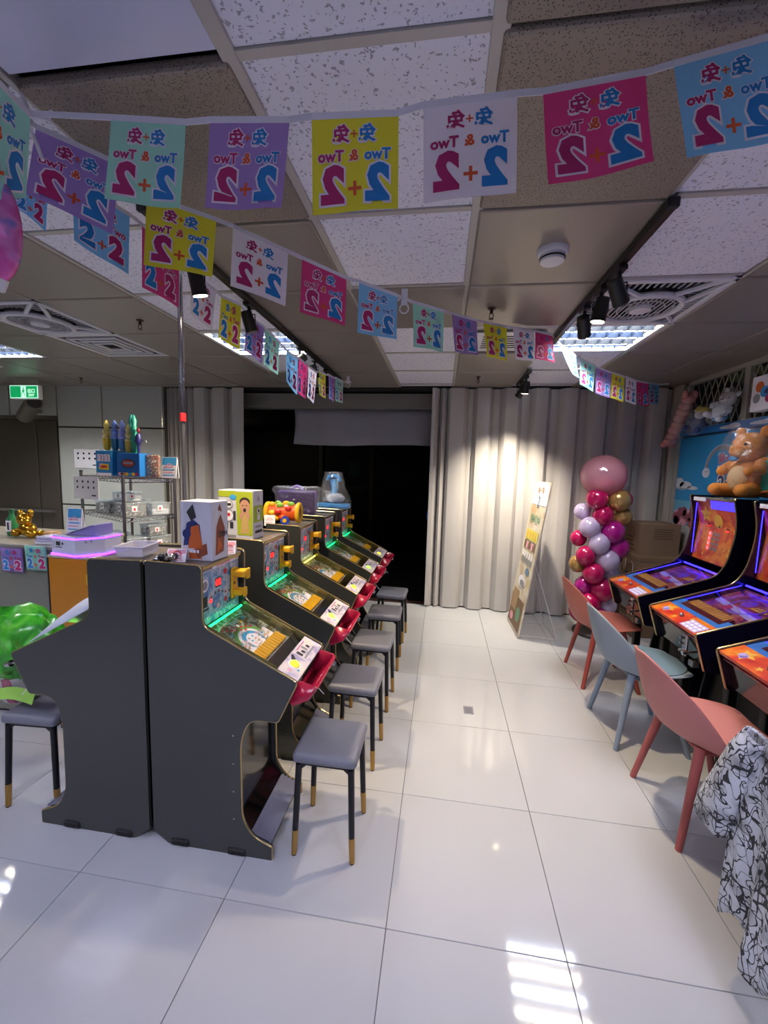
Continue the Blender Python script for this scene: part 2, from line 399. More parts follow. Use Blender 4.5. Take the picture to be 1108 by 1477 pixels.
# right wall: grille window above, printed mural below
wn = struct('window_1', bx(B(), 2.50, 2.53, .2, 3.22, 2.03, 2.5), P('night outside', '0e110f', .3))
creamf = P('cream window frame', '9d978d', .45)
for a in ((2.455, 2.50, .2, 3.24, 2.46, 2.50), (2.455, 2.5, .2, 3.24, 2.02, 2.05), (2.455, 2.5, 3.18, 3.24, 2.02, 2.5), (2.455, 2.5, 2.38, 2.44, 2.05, 2.47), (2.455, 2.5, 1.2, 1.26, 2.05, 2.47)):
    link('window_frame', mesh_of(bx(B(), *a, .004, 1), creamf), wn)
lat = B()
for k in range(34):
    y = .25+k*.086
    for s in (1, -1):
        y1 = y+s*.1
        for q in range(2):
            ya = y+(s*.043*2)*q; z0 = 2.05+.2*q
            if 0.2 < ya < 3.18 and .2 < ya+s*.086 < 3.18: cyl(lat, (2.478+.004*s, ya, z0), (2.478+.004*s, ya+s*.086, z0+.2), .004, seg=5)
obj('expanding_grille', lat, P('cream grille bars', 'a8a297', .4, .3), wn, kind='stuff')
gl = B()
for k in range(26): sph(gl, (2.495, .4+k*.09+.0*k, 2.4+.04*math.sin(k*2.1)), (.008, .07, .035), 8, 5)
obj('foliage_behind_glass', gl, P('dim foliage', '4a5a37', .8), wn, kind='stuff')
struct('trim_4', bx(B(), 2.44, 2.53, 3.26, 3.46, 0, 2.5, .01), P('cream jamb', 'a29c94', .5))
t = struct('trim_5', bx(B(), 2.40, 2.445, 3.29, 3.34, 1.1, 2.0, .006), P('cream door edge', 'b0a8a0', .45))
# mural board
mur = thing('mural_board', 'blue sky mural board with clouds and rainbow behind right machines', 'mural', (2.5, 0, 0))
obj('board', bx(B(), -.03, .0, .3, 3.28, 1.13, 1.965), P('mural blue', '2e94d2', .5), mur)
obj('ledge', prism(B(), [(0, 1.98), (0, 2.06), (-.05, 2.045), (-.05, 1.985)], .3, 3.28), P('mural ledge blue', '2279c4', .45), mur)
obj('lower_panel', bx(B(), -.03, 0, .3, 3.28, .6, 1.12), P('white lower panel', 'b8b6ba', .5), mur)
pr = Print(lambda u, v, l: Vector((-.03-.0008*l, 3.28-u, v)))
light = P('mural pale sky', '6fb8dc', .55); cl = P('cloud white', 'cfd6e6', .6); clg = P('cloud grey', '9fb0c8', .6); treem = P('mural blossom', '9c5468', .6); arc = P('rainbow grey', '8f8f95', .6)
pr.rect(0, 1.14, 2.9, 1.36, light, 1)
for u, v, s in ((.12, 1.50, 1), (1.5, 1.62, 1.2), (2.1, 1.85, 1), (.9, 1.86, .8)):
    pr.disc(u, v, .13*s, clg, 2, ry=.045*s); pr.disc(u-.05*s, v+.03*s, .08*s, cl, 3, ry=.05*s); pr.disc(u+.06*s, v+.01*s, .1*s, cl, 3, ry=.035*s); pr.disc(u+.17*s, v-.015*s, .09*s, cl, 3, ry=.018*s)
for k in range(22): pr.disc(.05+random.random()*.5, 1.15+random.random()*.16*(1-abs(k % 6-2)/5), .05, treem if k % 3 else pinkp, 2+k % 3, n=8)
pr.poly([(.28, 1.2), (.33, 1.2), (.315, 1.4)], treem, 5)
pr.ring(.66, 1.66, .17, .2, arc, 3, a0=.35, a1=PI); pr.ring(.66, 1.66, .2, .215, clg, 3, a0=.35, a1=PI)
pr.disc(.475, 1.63, .055, cl, 4, ry=.045); pr.disc(.46, 1.64, .006, inkp, 5, 6); pr.disc(.49, 1.64, .006, inkp, 5, 6)
pr.text('兔+兔', .74, 1.75, .09, magenta, 4, .004); pr.text('Two & Two', .74, 1.67, .05, offw, 4, .002); pr.text('2+2', .78, 1.54, .17, white, 4, .016); pr.text('2+2', .78, 1.54, .17, navyp, 5, .004)
pr.build('printed_picture', mur)
pr = Print(lambda u, v, l: Vector((-.0508-.0008*l, 3.28-u, v)))
for u, s in ((.75, 1), (1.15, 1.4), (1.9, 1)): pr.disc(u, 2.01, .13*s, cl, 1, ry=.016); pr.disc(u+.05, 2.018, .07*s, cl, 2, ry=.018)
pr.build('printed_clouds', mur)
# ================================================================ CEILING FIXTURES
tubem = P('fluorescent tube', 'ffffff', .4, emis=TUBE, ecol='e2ecff'); tubew = P('fluorescent tube warm', 'ffffff', .4, emis=TUBE, ecol='fff2dc')
louvre = P('painted shade louvre', '1a2230', .6, 0, spec=.1); lframe = P('lamp frame', 'dfe2e4', .4); lhouse = P('painted shade housing', '0a0d14', .7, 0, spec=.1)  # louvre and housing painted near-black for the dark gaps between tubes
def troffer(label, x0, x1, y0, y1, tint=None):
    cx_, cy_ = (x0+x1)/2, (y0+y1)/2; W, D = (x1-x0)/2-.012, (y1-y0)/2-.012
    t = thing('ceiling_light', label, 'ceiling light', (cx_, cy_, H), 0, 'louvred troffer lights in the ceiling')
    bm = B()
    bx(bm, -W, W, -D, -D+.02, -.008, .02, .002, 1); bx(bm, -W, W, D-.02, D, -.008, .02, .002, 1); bx(bm, -W, -W+.02, -D+.02, D-.02, -.008, .02, .002, 1); bx(bm, W-.02, W, -D+.02, D-.02, -.008, .02, .002, 1)
    obj('frame', bm, lframe, t)
    obj('housing', bx(B(), -W, W, -D, D, .085, .09), lhouse, t)
    bm = B()
    for s in (-1, 1): bx(bm, s*W-.002, s*W+.002, -D, D, .0, .09); bx(bm, -W, W, s*D-.002, s*D+.002, 0, .09)
    obj('reflector', bm, lhouse, t)
    for k in range(4):
        y = -D+(k+.5)*2*D/4
        obj('tube', cyl(B(), (-W+.03, y, .035), (W-.03, y, .035), .013, seg=8), tint or (tubem if k % 2 else tubew), t, smooth=True)
        obj('louvre_cup', bx(B(), -W+.022, W-.022, y+.058, y+.064, 0, .05), louvre, t)
    for k in range(1, 7):
        x = -W+.02+k*(2*W-.04)/7
        obj('louvre_blade', bx(B(), x-.0008, x+.0008, -D+.02, D-.02, .004, .03), louvre, t)
    return t
names = {(11, 3): 'bright louvred ceiling light beside the right track spotlights', (7, 3): 'bright louvred ceiling light above the left machine row behind flags',
 (3, 3): 'louvred ceiling light at far left near the exit sign', (11, -2): 'unseen louvred ceiling light over the aisle behind the camera, right', (8, -3): 'unseen louvred ceiling light behind the camera, left of centre',
 (5, -2): 'unseen louvred ceiling light behind the camera at far left', (3, 0): 'louvred ceiling light above the counter end at left', (9, -4): 'unseen louvred ceiling light at the rear wall behind the camera'}
tubev = P('fluorescent tube violet white', 'ffffff', .4, emis=TUBE*1.0, ecol='dfdfff')  # violet tint added to unseen rear lamps for lavender light near the camera
for (i, j), lb in names.items(): troffer(lb, XS[i], XS[i+1], YS[j+5], YS[j+6], tubev if j < 0 else None)
fanw = P('fan white plastic', 'cfcfd6', .45); fang = P('fan grille', 'b4b4bc', .5); fand = P('fan dark inside', '303034', .8)
def fan(label, x0, x1, y0, y1):
    cx_, cy_ = (x0+x1)/2, (y0+y1)/2; W = (x1-x0)/2-.01
    t = thing('ceiling_fan', label, 'ceiling fan', (cx_, cy_, H), 0)
    obj('backing', bx(B(), -W+.02, W-.02, -W+.02, W-.02, .06, .07), fand, t)
    bm = B()
    for s in (-1, 1): bx(bm, s*W-(.03 if s > 0 else 0), s*W+(.03 if s < 0 else 0), -W, W, -.015, .03, .005, 1); bx(bm, -W, W, s*W-(.03 if s > 0 else 0), s*W+(.03 if s < 0 else 0), -.015, .03, .005, 1)
    obj('frame', bm, fanw, t)
    R0 = W*.62
    obj('ring', tube(B(), [(R0*math.cos(a), R0*math.sin(a), -.03) for a in [2*PI*k/32 for k in range(32)]], .016, 8, True), fanw, t, smooth=True)
    for a in range(4):
        q = PI/4+a*PI/2; bm = B()
        for s in (-.16, .16):
            tube(bm, [((W*1.32)*math.cos(q+s*.25), (W*1.32)*math.sin(q+s*.25), -.006), ((R0)*math.cos(q+s*2.2), R0*math.sin(q+s*2.2), -.028)], .012, 6)
        obj('arm', bm, fanw, t)
    for q in range(4):
        bm = B(); a0 = q*PI/2
        for k in range(-9, 10):
            c = k*W/10; r = math.sqrt(max(0, (R0+.02)**2-c*c)) if abs(c) < R0+.02 else max(0, abs(c))
            lo = max(r, abs(c))
            if lo < W-.04: bm2 = bx(bm, c-.004, c+.004, lo, W-.03, -.006, -.001, M=Matrix.Rotation(a0, 4, 'Z'))
        obj('corner_grille', bm, fang, t)
    bm = B()
    for k in range(-7, 8):
        c = k*R0/8; r = math.sqrt(R0*R0-c*c)-.01; bx(bm, c-.0035, c+.0035, -r, r, -.032, -.029)
    for rr in (.35, .6, .82): tube(bm, [(R0*rr*math.cos(a), R0*rr*math.sin(a), -.033) for a in [2*PI*k/24 for k in range(24)]], .003, 4, True)
    obj('round_grille', bm, fang, t)
    obj('hub', cyl(B(), (0, 0, -.042), (0, 0, -.02), .05, .055, 20), fanw, t, smooth=True)
    for k in range(5):
        a = k*2*PI/5; bx_ = bx(B(), .03, R0*.9, -.04, .04, .02, .024, M=Matrix.Rotation(a, 4, 'Z') @ Matrix.Rotation(.25, 4, 'X')); obj('blade', bx_, fand, t)
fan('white square ceiling fan beside the right track spotlights', XS[11], XS[12], YS[7], YS[8])
fan('white square ceiling fan at left above the counter', XS[5], XS[6], YS[7], YS[8])
def diffuser(label, cx_, cy_, W, D):
    t = thing('air_vent', label, 'air vent', (cx_, cy_, H))
    for k, (a, b) in enumerate(((1, .86), (.72, .64), (.52, .44), (.33, .25))):
        bm = B(); z = -.006-.002*k
        for s in (-1, 1):
            bx(bm, min(s*W*a, s*W*b), max(s*W*a, s*W*b), -D*a, D*a, z, z+.012); bx(bm, -W*b, W*b, min(s*D*a, s*D*b), max(s*D*a, s*D*b), z, z+.012)
        obj('frame' if k == 0 else 'vane', bm, fanw, t)
    obj('backing', bx(B(), -W*.95, W*.95, -D*.95, D*.95, .03, .035), fand, t)
diffuser('square white air vent with nested vanes beside left ceiling fan', (XS[5]+XS[6])/2, (YS[8]+YS[9])/2, .29, .29)
t = thing('slot_vent', 'small white slotted ceiling vent behind the bunting at centre', 'air vent', (.52, 1.8, H))
obj('frame', bx(B(), -.24, .24, -.2, .2, -.018, -.012, .002, 1), fanw, t)
for k in range(6): obj('slot', bx(B(), -.16, .16, -.13+k*.05, -.11+k*.05, -.0195, -.017), fand, t)
# smoke detector
t = thing('smoke_detector', 'round white smoke detector on beige ceiling tile', 'smoke detector', (.535, .60, H-.012))
obj('base', lathe(B(), [(.062, 0), (.062, -.012), (.056, -.02)][::-1], seg=24), fanw, t, smooth=True)
obj('head', lathe(B(), [(.03, -.05), (.046, -.046), (.05, -.034), (.05, -.02)], seg=24), fanw, t, smooth=True)
obj('dark_slot', lathe(B(), [(.0445, -.042), (.0512, -.036), (.0512, -.032), (.045, -.03)], seg=24), black, t)
# sprinklers
for i, (x, y, lb) in enumerate([(.36, 1.2, 'bronze sprinkler head nearest the smoke detector'), (.43, 2.9, 'bronze sprinkler head near the partition, right of centre'), (-1.85, 1.25, 'bronze sprinkler head left of the metal pole'), (-1.35, 2.95, 'bronze sprinkler head above the dark opening, left'), (-3.9, 2.9, 'bronze sprinkler head beside the exit sign'), (-1.3, -.25, 'bronze ceiling pin left of the perforated tile')][:5]):
    t = thing('sprinkler', lb, 'sprinkler', (x, y, H-.012), 0)
    br = P('bronze', '5b4334', .4, .7)
    obj('cap', cyl(B(), (0, 0, -.006), (0, 0, 0), .022, seg=12), br, t); obj('stem', cyl(B(), (0, 0, -.03), (0, 0, -.006), .009, seg=8), br, t)
    bm = B(); tube(bm, [(-.009, 0, -.028), (-.012, 0, -.045), (0, 0, -.055), (.012, 0, -.045), (.009, 0, -.028)], .0025, 5); cyl(bm, (0, 0, -.058), (0, 0, -.055), .014, seg=10)
    obj('deflector', bm, br, t)
# track lights
def spot_head(t, label, loc, aim, lit, warm='ffe6c0', power=None, grp=None, col=black):
    s = thing('track_spotlight', label, 'spotlight', loc, 0, grp)
    aim = Vector(aim).normalized(); drop = .07
    obj('adapter', bx(B(), -.018, .018, -.04, .04, -.022, -.002, .003, 1), col, s)
    obj('stem', cyl(B(), (0, 0, -drop-.02), (0, 0, -.02), .009, seg=8), col, s)
    c = Vector((0, 0, -drop-.03)); a, b = c-aim*.055, c+aim*.05
    obj('yoke', tube(B(), [c+Vector((.034, 0, 0)), c+Vector((.034, 0, .04)), c+Vector((-.034, 0, .04)), c+Vector((-.034, 0, 0))], .004, 5), col, s)
    hd = obj('lamp_head', cyl(B(), a, b, .03, .034, 18), col, s, smooth=True)
    m = P('spot lens lit', 'fff6e8', .4, emis=18, ecol=warm) if lit else P('spot lens dull', '8a8470', .3, .5)
    obj('lens', cyl(B(), b, b+aim*.003, .029, seg=18), m, s)
    if lit:
        ld = bpy.data.lights.new('spot_beam', 'SPOT'); ld.energy = power or SPOT; ld.color = lin(warm)[:3]; ld.spot_size = math.radians(92); ld.spot_blend = 1.0; ld.shadow_soft_size = .025
        lo = bpy.data.objects.new('spot_beam', ld); C.objects.link(lo); lo.parent = s; lo.location = b+aim*.012
        lo.rotation_euler = aim.to_track_quat('-Z', 'Y').to_euler()
    return s
def track(label, x, y0, y1):
    t = thing('light_track', label, 'light track', (x, y0, H-.012))
    obj('rail', bx(B(), -.017, .017, 0, y1-y0, -.032, -.002, .003, 1), black, t); obj('slot', bx(B(), -.007, .007, .01, y1-y0-.01, -.0325, -.031), P('track copper', '3a3028', .4, .5), t)
    obj('end_cap', bx(B(), -.019, .019, -.012, .006, -.034, -.001, .003, 1), black, t)
    return t
tr = track('black light track running beside the right white ceiling tiles', .835, .30, 1.95)
tl = track('black light track running above the left machine row', -.955, .15, 2.95)
tf = track('short black light track above the banner stand', .85, 2.62, 3.2)
zt = H-.045
spot_head(tr, 'black track spotlight tilted away, nearest on right track', (.835, .70, zt), (.5, .4, -.8), False, col=black)
spot_head(tr, 'lit black track spotlight in the middle of right track', (.835, .90, zt), (-.12, .12, -1), True)
spot_head(tr, 'unlit round track spotlight just past the lit one', (.835, 1.13, zt), (.3, .6, -.7), False)
spot_head(tf, 'lit spotlight on the short track above the banner stand', (.85, 2.75, zt), (-.05, .34, -.9), True, warm='fff0d8', power=SPOT*1.7)
spot_head(tf, 'unlit spotlight behind the lit one on the short track', (.85, 2.98, zt), (-.4, .6, -.7), False)
spot_head(tl, 'lit track spotlight beside pink flag above nearest machines', (-.955, .47, zt), (.1, .3, -1), True, power=SPOT*.8)
for k, (y, lb) in enumerate([(.95, 'second'), (1.75, 'third'), (2.1, 'fourth'), (2.45, 'fifth')]):
    spot_head(tl, 'black track spotlight, %s from the camera on the left track' % lb, (-.955, y, zt), (.25, .25, -1) if k != 1 else (-1.5, .15, -1.1), k == 1, power=SPOT*1.4)
t = thing('downlight', 'small round recessed downlight by the far left ceiling lamp', 'ceiling light', (-4.35, 2.35, H-.012))
obj('trim_ring', lathe(B(), [(.06, -.004), (.075, -.004), (.075, 0), (.06, 0)], seg=24), lframe, t, smooth=True); obj('lens', cyl(B(), (0, 0, -.003), (0, 0, -.001), .058, seg=24), P('downlight lens', 'ffffff', .4, emis=14, ecol='fff4e0'), t)
ld = bpy.data.lights.new('downlight_beam', 'SPOT'); ld.energy = 60; ld.spot_size = math.radians(130); ld.spot_blend = 1; ld.shadow_soft_size = .05; lo = bpy.data.objects.new('downlight_beam', ld); C.objects.link(lo); lo.parent = t; lo.location = (0, 0, -.02)
# telescopic pole
t = thing('metal_pole', 'thin silver telescopic pole from floor to ceiling behind left machine', 'pole', (-1.139, .62, 0))
obj('upper_tube', cyl(B(), (0, 0, 1.81), (0, 0, 2.48), .0125, seg=12), chrome, t, smooth=True); obj('lower_tube', cyl(B(), (0, 0, .02), (0, 0, 1.8), .010, seg=12), steel, t, smooth=True)
obj('red_collar', cyl(B(), (0, 0, 1.79), (0, 0, 1.83), .0145, seg=12), redp, t, smooth=True, label='red locking collar'); obj('foot', cyl(B(), (0, 0, 0), (0, 0, .02), .025, seg=12), black, t); obj('top_cap', cyl(B(), (0, 0, 2.47), (0, 0, 2.496), .02, seg=12), white, t)
# exit sign
t = thing('exit_sign', 'lit green running-man exit sign hanging from the left ceiling', 'exit sign', (-4.62, 2.9, 2.26))
eg = P('exit green', '12a860', .4, emis=.35, ecol='10c070'); ew = P('exit white', 'ffffff', .4, emis=.7, ecol='c0ffe0')
obj('case', bx(B(), -.19, .19, -.02, .03, 0, .155, .004, 1), lframe, t); obj('bracket', bx(B(), -.16, .16, -.005, .02, .155, .245, .003, 1), P('sign bracket', '97948c', .5), t)
pr = Print(frame((-.19, -.0215, 0), (1, 0, 0), (0, 0, 1), .001)); pr.rect(.008, .008, .372, .147, ew, 1); pr.rect(.014, .014, .366, .141, eg, 2); pr.rect(.155, .016, .222, .139, ew, 3)
pr.disc(.19, .118, .011, eg, 4, 8); pr.poly([(.172, .07), (.196, .064), (.203, .104), (.182, .106)], eg, 4); pr.poly([(.174, .072), (.166, .03), (.158, .03), (.166, .075)], eg, 4); pr.poly([(.196, .066), (.212, .044), (.206, .022), (.2, .022), (.203, .042), (.186, .062)], eg, 4); pr.poly([(.2, .1), (.217, .085), (.213, .08), (.198, .092)], eg, 4); pr.poly([(.183, .104), (.163, .09), (.166, .083), (.184, .094)], eg, 4)
pr.text('出口', .29, .085, .05, ew, 3, .001); pr.text('EXIT', .29, .04, .038, ew, 3, .001); pr.build('printed_sign', t)
t = thing('wall_speaker', 'grey cylinder speaker mounted below the exit sign', 'speaker', (-4.95, 3.2, 2.2))
obj('body', cyl(B(), (-.05, 0, -.1), (.32, -.2, .04), .085, .085, 18), P('speaker grey', '6f6b64', .4, .5), t, smooth=True); obj('grille', cyl(B(), (.32, -.2, .04), (.326, -.203, .042), .07, seg=18), fand, t); obj('bracket', bx(B(), -.03, .03, -.02, .16, -.04, 0, .004, 1), steel, t)
# ================================================================ BUNTING
cols = {'mint': P('mint flag', 'a2e2d2', .8), 'purple': P('purple flag', 'a488d0', .8), 'yellow': P('yellow flag', 'e2de3c', .8), 'white': P('white flag', 'ebe7f6', .8), 'pink': P('pink flag', 'd84488', .8), 'blue': P('blue flag', '82c4f4', .8)}
for m in cols.values():   # thin cloth lets light through
    nt = m.node_tree; b = nt.nodes['Principled BSDF']; tb_ = nt.nodes.new('ShaderNodeBsdfTranslucent'); tb_.inputs[0].default_value = b.inputs['Base Color'].default_value
    mx = nt.nodes.new('ShaderNodeMixShader'); mx.inputs[0].default_value = .4; out = nt.nodes['Material Output']
    nt.links.new(b.outputs[0], mx.inputs[1]); nt.links.new(tb_.outputs[0], mx.inputs[2]); nt.links.new(mx.outputs[0], out.inputs[0])
FM = P('flag magenta ink', 'b3246a', .7); FB = P('flag blue ink', '1f7fc6', .7); FO = P('flag orange ink', 'd8562a', .7); FW = P('flag white ink', 'efe6f2', .7)
tape = P('white tape', 'dcdbe6', .7)
def flag_print(fn, mirror, detail):
    f2 = (lambda u, v, l: fn(1-u, v, l)) if mirror else fn
    pr = Print(f2); o1 = .012
    for x, m in ((.36, FB), (.66, FM)):
        if detail: pr.text('兔', x, .80, .20, FW, 1, .018)
        pr.text('兔', x, .80, .20, m, 2, .006)
    pr.text('+', .51, .80, .16, FO, 2, .002)
    for s, x, m in (('Two', .24, FB), ('&', .51, FO), ('Two', .78, FM)):
        if detail: pr.text(s, x, .58, .16, FW, 1, .014)
        pr.text(s, x, .58, .16, m, 2, .006)
    for x, m in ((.24, FB), (.76, FM)):
        pr.text('2', x, .27, .50, FW, 1, .055); pr.text('2', x, .27, .50, m, 2, .032)
    pr.text('+', .5, .22, .3, FO, 2, .006)
    return pr
def bunting(name, label, flags, mirror, knots):
    t = thing(name, label, 'bunting', flags[0][1][0] if flags else knots[0])
    org = t.location.copy()
    pts = [Vector(k) for k in knots[0:1]]
    for idx, (c, P4) in enumerate(flags):
        TL, TR, BL, BR = [Vector(p)-org for p in P4]
        n = (TR-TL).cross(TL-BL).normalized()
        camd = Vector((.1277, -1.2533, 1.59))-org-TL
        if n.dot(camd) < 0: n = -n
        big = (TR-TL).length > .0
        ph = random.uniform(0, 6); amp = random.uniform(.002, .007)
        def fn(u, v, l, TL=TL, TR=TR, BL=BL, BR=BR, n=n, ph=ph, amp=amp):
            top = TL.lerp(TR, u); bot = BL.lerp(BR, u)
            w_ = (1-v)
            return bot.lerp(top, v)+n*(amp*w_*math.sin(u*5+ph)+amp*.8*math.sin(v*3+ph)*w_+l*.0007)
        bm = B(); N = 8
        g = [[bm.verts.new(fn(i/N, k/N, 0)) for k in range(N+1)] for i in range(N+1)]
        for i in range(N):
            for k in range(N): bm.faces.new((g[i][k], g[i+1][k], g[i+1][k+1], g[i][k+1]))
        near = camd.length < 2.2
        f = obj('flag', bm, cols[c], t, smooth=True, label=c+' square flag')
        pr = flag_print(fn, mirror, near)
        link('print', pr.mesh(), f)
        if idx == 0: pts = [Vector(knots[0])-org]
        pts += [TL, TL.lerp(TR, .5)+Vector((0, 0, -.0)), TR]
    pts += [Vector(k)-org for k in knots[1:]]
    # ribbon
    bm = B(); a = None
    for p in pts:
        q = (bm.verts.new(p+Vector((0, 0, .010))), bm.verts.new(p-Vector((0, 0, .004))))
        if a: bm.faces.new((a[0], a[1], q[1], q[0]))
        a = q
    r = obj('ribbon', bm, tape, t); md = r.modifiers.new('thick', 'SOLIDIFY'); md.thickness = .0016; md.offset = 0
    return t
FLAGS = {
'1': [('mint', [[-0.696,-0.285,2.405],[-0.498,-0.291,2.374],[-0.695,-0.307,2.207],[-0.499,-0.313,2.175]]),
  ('purple', [[-0.43,-0.303,2.364],[-0.247,-0.288,2.361],[-0.434,-0.325,2.169],[-0.255,-0.311,2.162]]),
  ('yellow', [[-0.18,-0.333,2.327],[0.004,-0.317,2.331],[-0.171,-0.354,2.125],[0.011,-0.337,2.136]]),
  ('white', [[0.055,-0.308,2.349],[0.249,-0.278,2.379],[0.064,-0.329,2.147],[0.257,-0.298,2.177]]),
  ('pink', [[0.303,-0.269,2.385],[0.514,-0.235,2.431],[0.32,-0.288,2.189],[0.535,-0.252,2.242]]),
  ('blue', [[0.572,-0.225,2.45],[0.755,-0.237,2.474],[0.605,-0.242,2.251],[0.784,-0.255,2.27]])],
'2': [('purple', [[-0.934,-0.255,2.427],[-0.826,-0.108,2.432],[-0.954,-0.276,2.258],[-0.835,-0.13,2.236]]),
  ('yellow', [[-0.841,0.023,2.43],[-0.654,0.107,2.395],[-0.845,-0.0,2.217],[-0.66,0.086,2.209]]),
  ('white', [[-0.637,0.186,2.418],[-0.465,0.265,2.365],[-0.638,0.164,2.214],[-0.467,0.244,2.171]]),
  ('pink', [[-0.456,0.388,2.402],[-0.295,0.467,2.356],[-0.455,0.366,2.196],[-0.292,0.446,2.164]]),
  ('blue', [[-0.255,0.526,2.367],[-0.101,0.606,2.338],[-0.252,0.504,2.157],[-0.096,0.586,2.149]]),
  ('mint', [[-0.045,0.738,2.361],[0.099,0.817,2.347],[-0.027,0.718,2.16],[0.108,0.797,2.152]]),
  ('purple', [[0.141,1.111,2.439],[0.282,1.19,2.427],[0.165,1.092,2.236],[0.294,1.171,2.233]]),
  ('yellow', [[0.323,1.272,2.446],[0.467,1.353,2.443],[0.351,1.255,2.247],[0.48,1.334,2.247]]),
  ('white', [[0.52,1.465,2.475],[0.662,1.536,2.474],[0.549,1.449,2.288],[0.675,1.517,2.283]]),
  ('pink', [[0.667,1.535,2.474],[0.793,1.624,2.475],[0.678,1.518,2.305],[0.819,1.609,2.301]]),
  ('blue', [[0.894,1.823,2.475],[1.091,2.125,2.474],[0.963,1.814,2.3],[1.114,2.11,2.307]]),
  ('mint', [[1.146,2.206,2.474],[1.294,2.305,2.445],[1.149,2.186,2.281],[1.287,2.282,2.242]]),
  ('purple', [[1.304,2.316,2.437],[1.442,2.373,2.406],[1.302,2.294,2.233],[1.44,2.35,2.205]]),
  ('yellow', [[1.452,2.384,2.409],[1.57,2.439,2.387],[1.444,2.361,2.207],[1.568,2.417,2.184]]),
  ('white', [[1.594,2.473,2.395],[1.709,2.548,2.377],[1.592,2.451,2.195],[1.711,2.527,2.179]]),
  ('pink', [[1.759,2.657,2.399],[1.884,2.735,2.397],[1.762,2.636,2.202],[1.893,2.714,2.197]]),
  ('blue', [[2.064,3.114,2.474],[2.183,3.182,2.474],[2.065,3.094,2.281],[2.184,3.161,2.279]])],
'3': [('blue', [[-1.057,-0.026,2.455],[-0.955,0.086,2.414],[-1.045,-0.044,2.274],[-0.951,0.065,2.214]]),
  ('pink', [[-0.985,0.182,2.438],[-0.888,0.248,2.355],[-0.976,0.16,2.221],[-0.88,0.229,2.171]]),
  ('white', [[-1.075,0.625,2.473],[-1.064,0.809,2.471],[-1.086,0.603,2.288],[-1.08,0.785,2.272]]),
  ('yellow', [[-1.043,0.82,2.447],[-0.959,0.869,2.419],[-1.049,0.796,2.237],[-0.956,0.844,2.187]]),
  ('purple', [[-0.994,0.992,2.415],[-0.918,1.059,2.372],[-0.993,0.972,2.223],[-0.921,1.036,2.167]]),
  ('mint', [[-0.917,1.074,2.37],[-0.859,1.137,2.31],[-0.92,1.051,2.163],[-0.859,1.116,2.119]]),
  ('blue', [[-0.827,1.165,2.27],[-0.777,1.229,2.239],[-0.823,1.146,2.089],[-0.776,1.206,2.019]]),
  ('pink', [[-0.777,1.24,2.246],[-0.733,1.283,2.21],[-0.776,1.218,2.038],[-0.737,1.26,2.004]]),
  ('white', [[-0.759,1.373,2.228],[-0.723,1.436,2.203],[-0.76,1.352,2.032],[-0.733,1.413,2.002]]),
  ('yellow', [[-0.96,2.221,2.393],[-0.912,2.287,2.379],[-0.945,2.202,2.199],[-0.909,2.266,2.175]]),
  ('purple', [[-0.891,2.301,2.382],[-0.847,2.345,2.362],[-0.876,2.281,2.178],[-0.844,2.323,2.156]]),
  ('mint', [[-0.856,2.405,2.381],[-0.802,2.471,2.358],[-0.848,2.384,2.177],[-0.8,2.45,2.164]])],
'4': [('mint', [[-0.785,-0.538,2.347],[-0.887,-0.312,2.405],[-0.767,-0.566,2.056],[-0.888,-0.333,2.21]])],
'5': [('blue', [[-1.105,-0.174,2.363],[-1.053,-0.114,2.387],[-1.098,-0.181,2.297],[-1.056,-0.128,2.257]])]}
K = (-.958, -.266, 2.451)
bunting('bunting', 'front string of mirrored square flags across the near ceiling', FLAGS['1'], True, [K, (.80, -.2, 2.49)])
b2_ = bunting('bunting', 'middle string of mirrored square flags sweeping to far right corner', FLAGS['2'], True, [K, (2.28, 3.2, 2.485)])
b3_ = bunting('bunting', 'left string of unmirrored square flags running over machine row', FLAGS['3'], False, [(-1.08, -.1, 2.47), (-.80, 2.55, 2.37), (-.8, 2.66, 2.40)])
bunting('bunting', 'single mint flag at the left edge beside the ribbon knot', FLAGS['4'], True, [(-.75, -.6, 2.33), K])
bunting('bunting', 'small pale blue flag corner hanging below the left mint flag', FLAGS['5'], False, [(-1.11, -.18, 2.37), (-1.04, -.1, 2.39)])
# knots and clips
t = thing('ribbon_knot', 'knotted white ribbon and film where flag strings meet, upper left', 'knot', K)
bm = B(); tube(bm, [(0, 0, .05), (.01, 0, .02), (0, .0, 0), (.02, -.01, -.03), (.035, 0, -.07), (.05, .0, -.11)], [.004, .006, .011, .007, .005, .004], 6); obj('tail', bm, tape, t, smooth=True)
bm = B(); tube(bm, [(0, 0, 0), (.05, .0, -.012), (.075, 0, -.02), (.08, 0, -.008), (.06, 0, -.004), (.085, 0, .0)], .0035, 6); sph(bm, (0, 0, 0), (.016, .012, .014), 8, 6); obj('loop', bm, tape, t, smooth=True)
bm = B(); sph(bm, (-.005, 0, -.01), (.03, .018, .05), 10, 8); obj('film', bm, clearf, t, smooth=True)
def clip(label, loc):
    t = thing('cable_clip', label, 'clip', loc); r = .02
    obj('ring', tube(B(), [(r*math.cos(a), 0, -.035+r*math.sin(a)) for a in [2*PI*k/16 for k in range(16)]], .003, 6, True), tape, t, smooth=True)
    obj('strap', bx(B(), -.014, .014, -.003, .003, -.02, .05, .002, 1), tape, t); obj('hook', tube(B(), [(-.03, 0, .0), (-.01, 0, .02), (.02, 0, .0), (.03, 0, -.01)], .005, 6), tape, t, smooth=True)
clip('white plastic clip between blue and mint flags at ceiling centre', (-.075, .66, 2.34))
clip('white plastic clip left of the mint flag under right light', (1.13, 2.19, 2.45))
clip('white string end loop at far end of the left bunting', (-.8, 2.66, 2.40))
